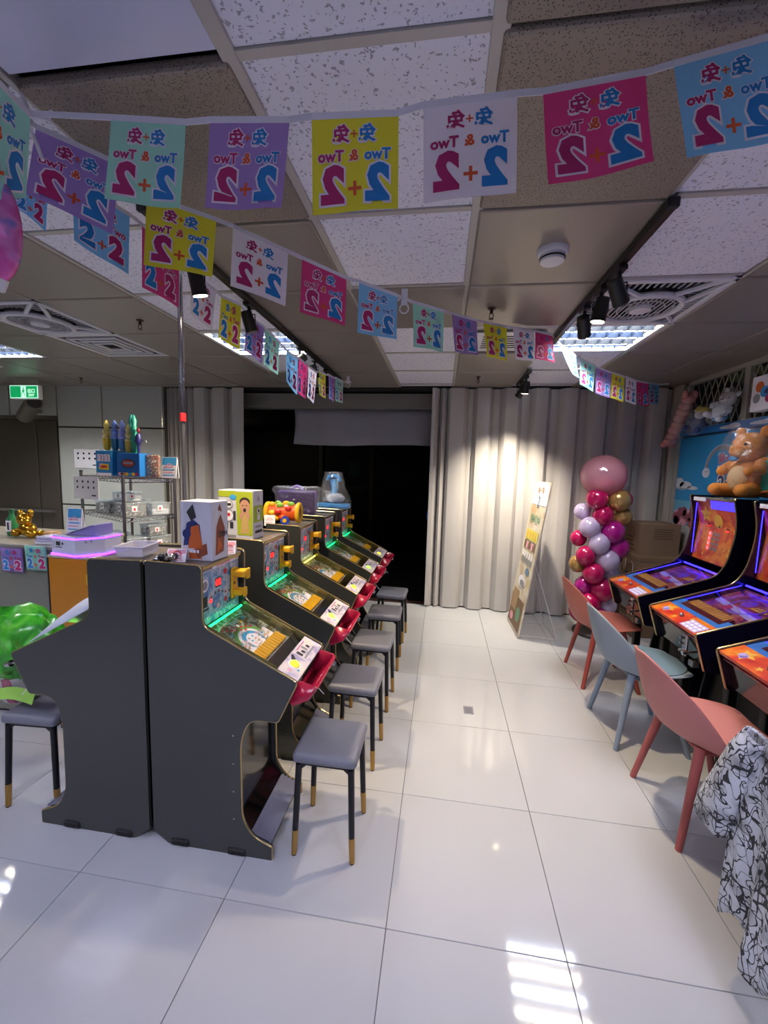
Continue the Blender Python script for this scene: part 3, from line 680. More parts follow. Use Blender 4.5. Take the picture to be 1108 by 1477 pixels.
t = thing('foil_balloon', 'shiny pink patterned foil balloon hanging at left edge', 'balloon', (-.87, -.42, 2.09))
fp = P('pink foil', 'd65aa8', .25, .35); ramp_mat(fp, 'noise', 14, [(.45, 'd65aa8'), (.55, 'e488c8'), (.62, '5a7fd0'), (.68, 'd65aa8')])
obj('body', sph(B(), (0, 0, 0), (.055, .03, .11), 20, 14), fp, t, smooth=True); obj('neck', cyl(B(), (0, 0, -.13), (0, 0, -.105), .006, .014, 8), white, t); obj('string', cyl(B(), (0, 0, .105), (-.02, .02, .41), .0015, seg=4), tape, t)
# ================================================================ LEFT PINBALL MACHINES
charc = P('charcoal laminate', '383a38', .2, coat=.15, var=.04, vscale=2)
char2 = P('dark cabinet front', '121214', .25, coat=.3)
shelltop = P('cabinet top grey', '6f6864', .3, .2, var=.05)
yplast = P('yellow plastic', 'e2ac14', .35); redpl = P('red plastic tray', 'a01638', .25, coat=.3)
facebl = P('face panel print', '5f86b8', .35, coat=.3); ramp_mat(facebl, 'noise', 22, [(.3, '3c68a8'), (.48, '7fa6cc'), (.6, 'c3cbd6'), (.75, '5d7fb6')], dist=1.2)
board = P('playfield board', '3d4438', .4, coat=.2); ramp_mat(board, 'noise', 26, [(.35, '2c3328'), (.47, '5c6656'), (.58, 'b4beb8'), (.72, '4a5240')], dist=1)
cardp = P('control card print', 'c9bccb', .35, coat=.3); ramp_mat(cardp, 'noise', 16, [(.35, 'a9a0c4'), (.5, 'd9cfd8'), (.65, 'e6dcd2')])
gled = P('green led strip', '30ff90', .4, emis=3.2, ecol='10d070'); wled = P('warm led strip', 'fff0a0', .4, emis=2.5, ecol='f0e060'); blit = P('lit button yellow', 'e8f03c', .3, emis=1.4, ecol='dcec28'); blitg = P('lit button green', '9cff5a', .3, emis=1.8, ecol='7cf03a')
alum = P('ribbed aluminium', '9c9eb0', .35, .5); rubber = P('black rubber', '060607', .6)
N0 = Vector((.235, 0, .955)); D0 = Vector((.622, 0, .766)); SL = (D0-N0).length; s_ = (D0-N0).normalized(); n_ = Vector((-s_.z, 0, s_.x))
SM = Matrix(((s_.x, 0, n_.x, N0.x), (0, 1, 0, 0), (s_.z, 0, n_.z, N0.z), (0, 0, 0, 1)))   # local (t, y, off)
prof = rounded([(.0, .05), (.07, .0), (.52, .0), (.52, .055), (.44, .085), (.392, .16), (.388, .50), (.425, .597), (.545, .597), (.622, .766), (.235, .955), (.235, 1.197), (0, 1.203)],
               [.01, .01, .006, .006, .05, .05, .09, .06, .012, .014, .04, .022, .006], 4)
trim_prof = [p for p in prof][10:]   # front run
def ball_tray(t, w_):
    tp = [(.612, .748), (.632, .765), (.69, .752), (.70, .742), (.665, .69), (.60, .66), (.582, .68)]
    bm = B()
    V = []
    for y, k in ((-.165, .0), (-.155, 1), (.10, 1), (.115, .0)):
        V.append([bm.verts.new((x if i in (0, 6) else (.60+(x-.60)*(1 if k else .96)), y, z+(0 if k else .004))) for i, (x, z) in enumerate(tp)])
    inner = [[bm.verts.new((x, y, z)) for x, z in ((.618, .752), (.69, .748), (.655, .70), (.60, .675))] for y in (-.150, .095)]
    for a, b in zip(V, V[1:]):
        for i in range(len(tp)-1):
            if i in (0, 1): continue
            bm.faces.new((a[i], a[i+1], b[i+1], b[i]))
    bm.faces.new(V[0]); bm.faces.new(V[-1][::-1])
    for i in range(3): bm.faces.new((inner[0][i+1], inner[0][i], inner[1][i], inner[1][i+1])) if i else None
    tray = obj('ball_tray', bm, redpl, t, smooth=True); tray.modifiers.new('thick', 'SOLIDIFY').thickness = .003
def left_machine(label, led, button, group, with_tray=True):
    t = thing('pinball_machine', label, 'pinball machine', (0, 0, 0), 0, group); W = .178
    for s in (-1, 1):
        y0, y1 = (s*W-.016*(s > 0), s*W+.016*(s < 0))
        sp_ = obj('side_panel', prism(B(), prof, min(y0, y1), max(y0, y1)), charc, t)
        obj('gold_edging', tube(B(), [(x, (y0+y1)/2+s*.003, z) for x, z in trim_prof], .0045, 6), gold, sp_, smooth=True)
        for x, z in ((.36, .52), (.36, .40), (.36, .28), (.36, .16)):
            if s < 0: obj('screw', cyl(B(), (x, -W-.001, z), (x, -W+.001, z), .0035, seg=8), chrome, sp_)
        for x in (.12, .37):
            m_ = obj('caster_plate', bx(B(), x-.04, x+.04, s*W-.008, s*W+.008, .0, .03, .006, 1), rubber, t)
            for q in (-.028, .028): obj('bolt', cyl(B(), (x+q, s*(W+.0055), .011), (x+q, s*(W+.008), .011), .004, seg=8), steel, m_)
    w_ = W-.018
    obj('top_plate', bx(B(), .01, .225, -w_, w_, 1.175, 1.188), shelltop, t)
    obj('back_panel', bx(B(), .005, .02, -w_, w_, .03, 1.18), char2, t)
    obj('gold_top_edge', bx(B(), .218, .228, -w_, w_, 1.172, 1.186, .002, 1), gold, t)
    # face panel
    obj('face_panel', bx(B(), .195, .212, -w_, w_, .935, 1.172), facebl, t)
    pr = Print(frame((.2125, -w_, .94), (0, 1, 0), (0, 0, 1)))
    pr.rect(.0, .215, .32, .232, offw, 1); pr.rect(.03, .2175, .1, .2285, greyp, 2); pr.rect(.13, .2175, .24, .2285, pinkp, 2)
    pr.disc(.045, .16, .026, offw, 1); pr.disc(.045, .16, .018, greyp, 2); pr.rect(.03, .07, .06, .115, inkp, 2); pr.rect(.022, .055, .07, .064, inkp, 2)
    pr.rect(.122, .13, .165, .17, inkp, 1); pr.text('00', .1435, .149, .04, redled, 2, .001)
    for k in range(7): pr.disc(.09+.028*k, .10+.012*math.sin(k), .006, inkp if k % 2 else redp, 2, 8)
    pr.disc(.085, .085, .008, redled, 3, 8); pr.star(.2, .185, .02, redp, 2); pr.disc(.2, .06, .012, redp, 2); pr.disc(.14, .05, .012, pinkp, 2)
    for k in range(8): pr.disc(.02+.036*k, .022, .006, offw if k % 2 else skyp, 2, 8)
    for k in range(4): pr.rect(.21+.02*k, .035, .222+.02*k, .045+.012*(k % 2), navyp, 2)
    pr.build('face_print', t)
    # yellow bracket: a back plate with two hooked fingers
    bm = B(); yb = w_-.055
    bx(bm, .214, .224, yb-.026, yb+.026, .985, 1.125, .004, 1)
    for z0, z1, o in ((1.085, 1.118, .06), (1.0, 1.028, .045)):
        bx(bm, .22, .22+o, yb-.022, yb+.03, z0, z1, .008, 2); bx(bm, .21+o, .224+o, yb+.005, yb+.034, z0-.012, z1+.004, .006, 2)
    bk = obj('yellow_bracket', bm, yplast, t); obj('hole', cyl(B(), (.2235, yb-.004, 1.055), (.2250, yb-.004, 1.055), .007, seg=10), inkp, bk)
    # playfield well
    obj('playfield', bx(B(), .0, SL-.01, -w_, w_, -.05, -.042, M=SM), board, t)
    for a_, b_ in ((-w_-.001, -w_+.006), (w_-.006, w_+.001)): obj('side_rail', bx(B(), 0, SL-.095, a_, b_, -.045, .004, M=SM), P('brass rail', '7d7648', .25, .8), t)
    fr = lambda u, v, l: SM @ Vector((u, v, -.0418+.0006*l))
    pr = Print(fr)
    pr.ring(.17, .0, .075, .095, greenp, 1, a0=PI/2, a1=3*PI/2); pr.ring(.17, 0, .06, .075, offw, 1, a0=PI/2, a1=3*PI/2); pr.disc(.17, 0, .058, skyp, 1); pr.disc(.175, 0, .045, offw, 2)
    pr.rect(.15, -.12, .212, .12, offw, 1); pr.rect(.272, -.15, .32, .15, offw, 1)
    for k in range(6):
        for q in range(3): pr.disc(.15+.018*q, -.08+.03*k, .006, (skyp, pinkp, greyp)[(k+q) % 3], 3, 8)
    for k in range(7): pr.rect(.03+.012*k, -.06+.02*k, .04+.012*k, -.045+.02*k, redp, 2); pr.rect(.03+.012*k, -.1+.02*k, .04+.012*k, -.085+.02*k, redp, 2)
    for k in range(10): pr.rect(.277, -.14+.027*k, .305, -.125+.027*k, offw if k % 2 else greyp, 2)
    for k in range(5): pr.disc(.05+.01*k, .1-.04*k, .009, (skyp, yellowp, offw, pinkp, skyp)[k], 2, 10)
    pr.build('playfield_print', t)
    obj('led_strip', bx(B(), .004, .012, -w_+.004, w_-.02, -.02, -.012, M=SM), led, t)
    bm = B()
    for k in range(12): bx(bm, .212, .268, -.14+.0215*k, -.1235+.0215*k, -.040, -.022, .002, 1, M=SM)
    pins = obj('ball_slots', bm, yplast, t)
    bm = B()
    for k in range(60):
        u = .05+random.random()*.16; v = -.13+random.random()*.26; p = SM @ Vector((u, v, -.042)); cyl(bm, p, p+n_*.02, .0014, seg=5)
    obj('nails', bm, P('brass nails', 'c9b060', .2, .9), t, kind='stuff')
    bm = B(); tube(bm, [SM @ Vector((.04+.0*k, 0, -.03)) + Vector((0, .12*math.sin(a), 0)) + s_*(-.03*math.cos(a)+.02) for k, a in enumerate([-PI/2+PI*i/10 for i in range(11)])], .0022, 5); obj('ball_rail', bm, chrome, t, smooth=True)
    obj('lower_ramp', prism(B(), [(0, 0), (.055, 0), (.055, .02)], -w_+.01, w_-.01), blackg, t).matrix_local = SM @ Matrix.Translation((.275, 0, -.041))
    obj('cover_glass', bx(B(), .004, SL-.094, -w_, w_, -.004, -.001, M=SM), glass, t)
    obj('control_card', bx(B(), SL-.094, SL-.002, -w_, w_, -.02, -.001, .001, 1, M=SM), cardp, t)
    pr = Print(lambda u, v, l: SM @ Vector((SL-.094+u, v, -.0008+.0005*l)))
    pr.disc(.042, -.075, .028, offw, 1); pr.disc(.042, -.075, .022, yellowp, 2)
    for k in range(4): pr.rect(.018+.012*(k % 2), .0+.028*k, .048, .018+.028*k, inkp if k != 2 else greyp, 1); 
    pr.star(.04, -.125, .014, pinkp, 1); pr.rect(.01, .02, .014, .11, magenta, 1); pr.rect(.058, .0, .066, .12, greyp, 1); pr.poly([(.02, -.06), (.035, -.045), (.012, -.02), (.006, -.03)], inkp, 3); pr.disc(.07, -.1, .006, skyp, 1, 8)
    pr.build('card_print', t)
    c = SM @ Vector((SL-.052, -.075, 0)); obj('lit_button', cyl(B(), c, c+n_*.008, .017, .015, 16), button, t, smooth=True, label='lit round launch button')
    # front under the card
    obj('front_panel', prism(B(), [(.535, .61), (.61, .762), (.60, .772), (.50, .70), (.50, .61)], -w_, w_), char2, t)
    obj('knee_panel', prism(B(), rounded([(.375, .16), (.37, .5), (.41, .60), (.545, .61), (.52, .63), (.34, .63), (.34, .12)], 0), -w_, w_), blackg, t)
    obj('toe_board', prism(B(), [(.375, .17), (.43, .09), (.50, .06), (.50, .02), (.34, .02), (.34, .17)], -w_, w_), blackg, t)
    KM = Matrix.Translation((.425, 0, .098)) @ Matrix.Rotation(math.atan2(.034, .09), 4, 'Y')
    bm = B(); bx(bm, 0, .094, -w_, w_, -.004, .0, M=KM)
    for k in range(5): bx(bm, .006+.019*k, .013+.019*k, -w_, w_, .0, .006, M=KM)
    obj('kick_strip', bm, alum, t, label='ribbed aluminium foot strip')
    if with_tray: ball_tray(t, w_)
    pl = obj('plunger', cyl(cyl(B(), (.60, .142, .72), (.67, .142, .70), .006, seg=10), (.665, .142, .7015), (.69, .142, .694), .014, .012, 14), chrome, t, smooth=True)
    obj('hinge', bx(B(), .585, .605, .12, .16, .715, .765, .003, 1), chrome, t); obj('cable', tube(B(), [(.60, .13, .70), (.63, .13, .63), (.60, .12, .60), (.64, .13, .55)], .002, 5), white, t, smooth=True)
    return t
XB = -1.01
lms = []
lab = ['nearest of the right-facing charcoal pinball machines, white figure box on top', 'second right-facing charcoal pinball machine, under the robot toy box', 'third right-facing charcoal pinball machine, under the colourful toy drum', 'fourth right-facing charcoal pinball machine, under the purple toy case', 'farthest right-facing charcoal pinball machine, under the blue bagged toy']
specs = [(gled, blit), (gled, blitg), (wled, blit), (gled, blitg), (gled, blit)]
G = 'charcoal pinball machines in the left row'
gset = {}
for i in range(5):
    k = specs[i]
    m = left_machine(lab[i], k[0], k[1], G)
    m.location = (XB, .345+.558*i, 0); lms.append(m)
    if i == 0: first = m
mL = left_machine('charcoal pinball machine facing left, back to back with the nearest one', wled, blitg, G, False); mL.location = (-1.03, .345, 0); mL.rotation_euler = (0, 0, PI)
# ================================================================ RIGHT PINBALL MACHINES
navyb = P('navy laminate', '0c0b22', .25, coat=.35); orangep = P('orange star print', 'd9541c', .35, coat=.3)
ramp_mat(orangep, 'noise', 9, [(.3, 'b8201c'), (.48, 'd8481e'), (.62, 'e8861e'), (.8, 'c42a20')], dist=.6)
bled = P('blue led and added glow', '3a3aff', .4, emis=5, ecol='2a22ff'); bscreen = P('blue display', '2a2cf0', .3, emis=1.6, ecol='3428ff'); staryel = P('star yellow', 'e0a83c', .5); lilacc = P('lilac card', 'b0a4e4', .4)
rboard = P('red playfield', '6a2438', .3, coat=.3); ramp_mat(rboard, 'noise', 18, [(.35, '3a1430'), (.5, '8a2c3c'), (.65, 'b86a58'), (.75, '5a2a70')], dist=1)
skyplate = P('sky blue plate', '3f86e0', .4); tanp = P('tan slots', 'c08a48', .4); pinkcell = P('lit pink cell', 'ff6a70', .4, emis=1.2, ecol='ff4a58'); cellg = P('grey cell', 'a07a6e', .4)
Hn = Vector((.47, 0, .955)); Fr = Vector((.99, 0, .77)); RL = (Fr-Hn).length; rs = (Fr-Hn).normalized(); rn = Vector((-rs.z, 0, rs.x))
RM = Matrix(((rs.x, 0, rn.x, Hn.x), (0, 1, 0, 0), (rs.z, 0, rn.z, Hn.z), (0, 0, 0, 1)))
rprof = rounded([(0, .03), (.60, .03), (.66, .10), (.62, .40), (.70, .56), (.93, .575), (.99, .77), (.52, .938), (.462, 1.04), (.425, 1.27), (.465, 1.457), (0, 1.457)],
                [.01, .02, .03, .05, .06, .012, .014, .05, .06, .10, .02, .006], 4)
i0 = min(range(len(rprof)), key=lambda k: (rprof[k][0]-.93)**2+(rprof[k][1]-.575)**2)
def right_machine(label, group):
    t = thing('pinball_machine', label, 'pinball machine', (0, 0, 0), PI, group); W = .245
    for s in (-1, 1):
        y0, y1 = sorted((s*W, s*(W-.016)))
        sp_ = obj('side_panel', prism(B(), rprof, y0, y1), navyb, t)
        obj('gold_edging', tube(B(), [(x, (y0+y1)/2+s*.003, z) for x, z in rprof[i0:-5]], .0055, 6), gold, sp_, smooth=True)
    w_ = W-.018
    obj('top_plate', bx(B(), .01, .45, -w_, w_, 1.435, 1.45), blackg, t); obj('back_panel', bx(B(), .005, .02, -w_, w_, .05, 1.44), navyb, t)
    obj('top_label', bx(B(), .452, .456, -w_+.02, -w_+.16, 1.418, 1.444), offw, t)
    A = Vector((.415, 0, .985)); Bq = Vector((.39, 0, 1.25)); Cq = Vector((.425, 0, 1.435))
    obj('face_panel', prism(B(), [(.36, .96), (A.x, A.z), (Bq.x, Bq.z), (Cq.x, Cq.z), (.36, 1.435)], -w_, w_), orangep, t)
    def ff(u, v, l):
        p = A.lerp(Bq, v/.266) if v < .266 else Bq.lerp(Cq, (v-.266)/.188)
        return Vector((p.x+.001+.0007*l, w_-u, p.z))
    WW = 2*w_
    pr = Print(ff)
    pr.rect(.1, .388, .28, .44, inkp, 1) if False else None
    pr.star(WW*.78, .34, .07, staryel, 1); pr.disc(WW*.78, .33, .006, inkp, 2, 6); pr.disc(WW*.74, .335, .006, inkp, 2, 6)
    pr.star(WW*.12, .25, .028, staryel, 1); pr.star(WW*.12, .07, .05, staryel, 1); pr.poly([(WW*.12, .10), (WW*.05, .15), (WW*.2, .12)], staryel, 1); pr.star(WW*.75, .05, .016, staryel, 1); pr.disc(WW*.5, .30, .05, staryel, 1)
    for u, v, q in ((WW*.5, .275, .02), (WW*.72, .265, .011), (WW*.28, .245, .015)): pr.rect(u-q, v-q, u+q, v+q, inkp, 2); pr.rect(u-q*.7, v-q*.7, u+q*.75, v+q*.2, redled, 3)
    for r_ in range(4):
        for c_ in range(4):
            u = WW*.66-c_*.032; v = .205-r_*.035; pr.rect(u-.012, v-.013, u+.012, v+.013, pinkcell if c_ == 0 else cellg, 2); pr.rect(u-.006, v-.008, u+.006, v+.008, offw if c_ == 0 else greyp, 3)
    for k in range(14): pr.disc(random.uniform(.03, WW-.03), random.uniform(.02, .36), .004, yellowp, 1, 6)
    for k in range(5):
        u, v = random.uniform(.1, WW-.05), random.uniform(.03, .3); pr.poly([(u, v), (u-.035, v+.03), (u-.03, v+.035)], staryel, 1)
    pr.build('face_print', t)
    pr = Print(ff); pr.rect(.04, .385, .29, .445, bscreen, 3); pr.build('blue_display', t)
    obj('playfield', bx(B(), .0, RL-.01, -w_, w_, -.05, -.042, M=RM), rboard, t)
    pr = Print(lambda u, v, l: RM @ Vector((u, v, -.0418+.0006*l)))
    pr.ring(.14, .0, .09, .105, P('violet print', '6a3ad0', .4), 1); pr.disc(.12, -.03, .04, P('violet print', '6a3ad0', .4), 2); pr.text('777', .13, .06, .05, yellowp, 3, .002, rot=-PI/2)
    pr.poly([(.16, -.2), (.20, -.2), (.25, .2), (.21, .2)], lilacc, 1); pr.disc(.22, -.06, .03, magenta, 2)
    for k in range(9): pr.disc(.05+.03*k, .18-.02*(k % 4), .008, (yellowp, redp, offw)[k % 3], 2, 8)
    pr.build('playfield_print', t)
    obj('sky_plate', bx(B(), RL-.20, RL-.115, -w_, w_, -.04, -.006, M=RM), skyplate, t); 
    obj('slot_tray', bx(B(), RL-.23, RL-.15, -w_+.05, w_-.05, -.04, -.0045, .0, M=RM), P('dark red tray', '5a1a20', .3, coat=.3), t)
    bm = B()
    for k in range(16): bx(bm, RL-.245, RL-.185, -w_+.07+.02*k, -w_+.082+.02*k, -.008, -.002, .001, 1, M=RM)
    obj('ball_slots', bm, tanp, t)
    obj('led_strip', bx(B(), .0, .008, -w_+.01, w_-.01, -.018, -.010, M=RM), bled, t)
    for s in (-1, 1): obj('side_highlight_strip', bx(B(), .02, RL-.12, s*w_-.0015, s*w_+.0015, -.014, -.011, M=RM), bled, t)  # glowing strips stand in for the blue-white highlight along the edges
    for s in (-1, 1): obj('added_face_glow', bx(B(), .418, .421, s*w_-.0015, s*w_+.0015, 1.02, 1.40), bled, t)  # strips added to throw the blue glow onto the inner side walls
    obj('cover_glass', bx(B(), .004, RL-.116, -w_, w_, -.003, -.0008, M=RM), glass, t)
    obj('control_card', bx(B(), RL-.115, RL-.002, -w_, w_, -.02, -.001, .001, 1, M=RM), orangep, t)
    pr = Print(lambda u, v, l: RM @ Vector((RL-.115+u, v, -.0006+.0006*l)))
    pr.star(.05, -w_+.09, .05, staryel, 1); pr.disc(.065, -w_+.09, .02, lilacc, 2); pr.disc(.05, .0, .014, inkp, 2); pr.star(.03, .07, .02, staryel, 1); pr.star(.08, -.02, .02, staryel, 1)
    pr.rect(.03, w_-.15, .108, w_-.01, lilacc, 2)
    for a in range(3):
        for b in range(4): pr.rect(.038+.024*a, w_-.142+.033*b, .054+.024*a, w_-.118+.033*b, offw, 3)
    pr.build('card_print', t)
    c = RM @ Vector((RL-.05, -w_+.09, 0)); obj('round_button', cyl(B(), c, c+rn*.008, .015, seg=14), lilacc, t, smooth=True)
    c = RM @ Vector((RL-.065, .0, 0)); obj('joystick_ball', sph(B(), c+rn*.006, .012, 12, 8), chrome, t, smooth=True)
    obj('front_panel', prism(B(), [(.905, .585), (.965, .765), (.94, .775), (.70, .80), (.70, .585)], -w_, w_), blackg, t)
    obj('lower_body', prism(B(), [(.02, .04), (.58, .04), (.62, .12), (.58, .4), (.66, .56), (.66, .62), (.02, .62)], -w_, w_), black, t)
    lk = obj('coin_latch', bx(B(), .948, .962, .085, .125, .60, .72, .004, 1, M=Matrix()), chrome, t)
    for z in (.63, .67, .70): obj('latch_knob', cyl(B(), (.96, .105, z), (.985, .105, z), .008, seg=10), chrome, lk, smooth=True)
    obj('plunger', cyl(cyl(B(), (.93, .19, .66), (1.0, .19, .65), .006, seg=10), (.995, .19, .651), (1.015, .19, .648), .013, seg=12), chrome, t, smooth=True)
    obj('lower_latch', bx(B(), .89, .93, .10, .14, .545, .58, .004, 1), steel, t)
    for s in (-1, 1): obj('leg', bx(B(), .74, .79, s*.2-.02, s*.2+.02, 0, .585, .005, 1), black, t)
    return t
rlab = ['far right-wall pinball machine with orange star face, beside the cardboard boxes', 'middle right-wall pinball machine with blue lit playfield behind the blue-grey chair', 'near right-wall pinball machine with star control card at photo edge', 'right-wall pinball machine nearest the camera beside the draped jacket']
for i in range(4):
    m = right_machine(rlab[i], 'navy pinball machines along the right wall'); m.location = (2.46, 1.905-.65*i, 0)
# ================================================================ STOOLS
greyl = P('grey leatherette', '72747f', .42, var=.05, vscale=10); legb = P('stool leg black', '15151c', .35, .3); goldm = P('gold ferrule', 'b08a4c', .32, .7)
def stool(label, loc, rz=0):
    t = thing('stool', label, 'stool', loc, rz, 'grey square stools'); h = .133
    bm = bx(B(), -h, h, -h, h, .402, .45, .022, 4); obj('seat', bm, greyl, t, smooth=60)
    obj('seat_base', bx(B(), -h+.018, h-.018, -h+.018, h-.018, .392, .404), legb, t)
    for sx in (-1, 1):
        for sy in (-1, 1):
            a = Vector((sx*.108, sy*.108, .395)); b = Vector((sx*.122, sy*.125, .0)); m_ = b.lerp(a, .28)
            lg = obj('leg', cyl(B(), a, m_, .0135, .0125, 12), legb, t, smooth=True)
            obj('gold_ferrule', cyl(B(), m_, b.lerp(a, .015), .0135, .0115, 12), goldm, lg, smooth=True); obj('foot_pad', cyl(B(), b.lerp(a, .015), b, .010, seg=10), rubber, lg)
            obj('gusset', prism(B(), [(0, 0), (-.035*sx, 0), (0, -.03)], -.006, .006), legb, t).location = (a.x, a.y, .394)
    return t
st0 = stool('nearest grey square stool in front of the first machine', (-.29, .335, 0))
for y, lb in ((.86, 'second grey square stool from the camera in the left row'), (1.39, 'third grey square stool from the camera in the left row'), (1.94, 'fourth grey square stool from the camera in the left row'), (2.47, 'farthest grey square stool by the dark opening')):
    dup(st0, loc=(-.29+.01*random.uniform(-1, 1), y, 0), label=lb, rz=random.uniform(-.04, .04))
dup(st0, loc=(-1.665, .345, 0), label='grey square stool at far left under the green bag', rz=.06)
# ================================================================ SHELL CHAIRS
def shell_chair(label, loc, col, legcol, rz=0, cushion=None):
    t = thing('shell_chair', label, 'chair', loc, rz, 'moulded shell chairs in the right row')
    path = [(.45, .448, .12, 0), (.44, .462, .16, 0), (.38, .464, .20, 0), (.27, .448, .23, 0), (.15, .432, .243, .04), (.07, .434, .248, .10), (.015, .46, .248, .15), (-.02, .52, .245, .16), (-.045, .58, .234, .15), (-.062, .64, .212, .125), (-.078, .695, .178, .09), (-.09, .742, .132, .055), (-.098, .776, .082, .025), (-.102, .796, .034, .005)]
    bm = B(); g = []; n = 12
    for k, (x, z, w_, fw) in enumerate(path):
        row = []; back = max(0, min(1, (z-.45)/.12)) if k > 4 else 0
        for i in range(n+1):
            u = -1+2*i/n; e = u*u
            row.append(bm.verts.new((x+fw*e, u*w_, z+(1-back)*.028*e*(1 if k > 2 else .3))))
        g.append(row)
    for a, b in zip(g, g[1:]):
        for i in range(n): bm.faces.new((a[i], a[i+1], b[i+1], b[i]))
    s = obj('seat_shell', bm, col, t, smooth=60); md = s.modifiers.new('thick', 'SOLIDIFY'); md.thickness = .010; md.offset = -1
    sb = s.modifiers.new('sub', 'SUBSURF'); sb.levels = 1; sb.render_levels = 1
    for sx, x0, x1 in ((0, .11, .03), (1, .30, .42)):
        for sy in (-1, 1):
            obj('leg', cyl(B(), (x0, sy*.15, .437), (x1, sy*.215, 0), .021, .0135, 14), legcol, t, smooth=True)
    obj('under_frame', bx(bx(B(), .10, .32, -.16, .16, .405, .425, .006, 1), .14, .28, -.1, .1, .42, .437), legcol, t)
    if cushion:
        bm = B(); lathe(bm, [(.0, .0), (.17, .0), (.20, .012), (.205, .026), (.18, .038), (.0, .044)][1:], seg=28)
        c = obj('cushion', bm, cushion, t, smooth=60, label='padded blue-grey seat cushion'); c.location = (.235, 0, .448); c.scale = (1.08, 1.0, 1)
    return t
pk = P('salmon pink plastic', 'b97672', .55, bump=.03, bscale=300); pkl = P('salmon leg', 'a4524e', .5, bump=.05, bscale=120)
pk2 = P('brick pink plastic', 'b0665a', .55); pkl2 = P('brick pink leg', '9c463f', .5)
bg = P('blue grey plastic', '8593a2', .55); bgl = P('blue grey leg', '8090a2', .5); cush = P('blue grey cushion', '6c8494', .6, bump=.05, bscale=200)
CX = 1.165
shell_chair('salmon pink shell chair nearest the camera with thick pink legs', (CX, .715, 0), pk, pkl, 0)
shell_chair('blue-grey shell chair with padded seat between the two pink chairs', (CX-.005, 1.35, 0), bg, bgl, 0, cush)
shell_chair('brick pink shell chair farthest away beside the balloon column', (CX+.03, 2.03, 0), pk2, pkl2, 0)
# ================================================================ COUNTERS AT LEFT
t = thing('orange_cabinet', 'orange cabinet under the white lit machine, beside the grey counter', 'cabinet', (-2.065, .73, 0))
og = P('orange laminate', 'c27a12', .3, coat=.3, var=.03)
obj('body', bx(B(), .0, .285, 0, .42, .03, 1.035, .004, 1), og, t); obj('plinth', bx(B(), .01, .275, .01, .41, 0, .03), black, t); obj('top', bx(B(), -.004, .289, -.004, .424, 1.035, 1.05, .003, 1), P('pale top', 'b7a68c', .4), t); obj('edge_strip', bx(B(), -.006, .0, -.002, .42, .03, 1.035), inkp, t)
t = thing('grey_counter', 'grey-green counter at far left with two small flags taped on', 'counter', (-3.3, .80, 0))
gc = P('grey green laminate', '77776c', .35, coat=.15, var=.03)
obj('body', bx(B(), 0, 1.22, 0, .5, .03, 1.06, .003, 1), gc, t); obj('top', bx(B(), -.01, 1.222, -.01, .52, 1.06, 1.085, .004, 1), P('counter top', '8f8b80', .3), t); obj('plinth', bx(B(), .02, 1.2, .03, .48, 0, .03), black, t)
for nm, c, x0, x1, z, m, rot in (('purple flag taped to the front of the grey counter', 'purple', -2.44, -2.295, 1.065, False, .03), ('mint flag taped beside the purple one on the grey counter', 'mint', -2.275, -2.135, 1.085, False, .05)):
    t = thing('taped_flag', nm, 'flag', (x0, .782, z))
    wd = x1-x0; hh = .145
    fn = lambda u, v, l: Vector((u*wd+(1-v)*hh*rot, -.004*math.sin(u*5)-.0007*l, (v-1)*hh-.004*u))
    bm = B(); g = [[bm.verts.new(fn(i/6, k/4, 0)) for k in range(5)] for i in range(7)]
    for i in range(6):
        for k in range(4): bm.faces.new((g[i][k], g[i+1][k], g[i+1][k+1], g[i][k+1]))
    f = obj('flag_cloth', bm, cols[c], t, smooth=True); f.modifiers.new('thick', 'SOLIDIFY').thickness = .0006
    pr = flag_print(lambda u, v, l: fn(u, v, l+1.5), m, False); pr.build('print', t)
# white machine with violet led
vled = P('violet led strip', 'a040ff', .4, emis=5, ecol='8030ff')
t = thing('white_ticket_machine', 'small white box machine with violet lit edges on orange cabinet', 'machine', (-2.055, .72, 1.052))
wp = P('white machine plastic', 'cfcfe0', .4)
mp = [(0, .03), (.19, -.012), (.285, .09), (.285, .21), (0, .21)]
def slab(pts, z0, z1, off=0):
    bm = B(); cxx = sum(p[0] for p in pts)/len(pts); cyy = sum(p[1] for p in pts)/len(pts)
    q = [(cxx+(x-cxx)*(1+off), cyy+(y-cyy)*(1+off)) for x, y in pts]
    A = [bm.verts.new((x, y, z0)) for x, y in q]; D = [bm.verts.new((x, y, z1)) for x, y in q]; bm.faces.new(A[::-1]); bm.faces.new(D)
    for i in range(len(q)): bm.faces.new((A[i], A[(i+1) % len(q)], D[(i+1) % len(q)], D[i]))
    return bm
obj('body', slab(mp, .008, .095), wp, t); obj('lower_light', slab(mp, .0, .008, .04), vled, t, label='violet lower light band'); obj('upper_light', slab(mp, .095, .101, .02), vled, t, label='violet upper light band'); obj('lid', slab(mp, .101, .108, -.03), wp, t)
pr = Print(frame((0, .0285, .01), (.19, -.042, 0), (0, 0, 1))); pr.rect(.04, .045, .075, .068, inkp, 1); pr.disc(.095, .058, .008, inkp, 1, 8); pr.rect(.04, .034, .09, .038, inkp, 1); pr.build('front_print', t)
pr = Print(frame((.1905, -.0125, .01), (.095, .102, 0), (0, 0, 1))); pr.disc(.05, .07, .006, greyp, 1, 8); pr.disc(.075, .072, .006, greyp, 1, 8); pr.build('side_print', t)
t = thing('price_board', 'tilted white price sheet on top of the white lit machine', 'sign', (-1.90, .83, 1.162)); t.scale = (.78, .8, .8)
Mp = Matrix.Rotation(.38, 4, 'X') @ Matrix.Identity(4)
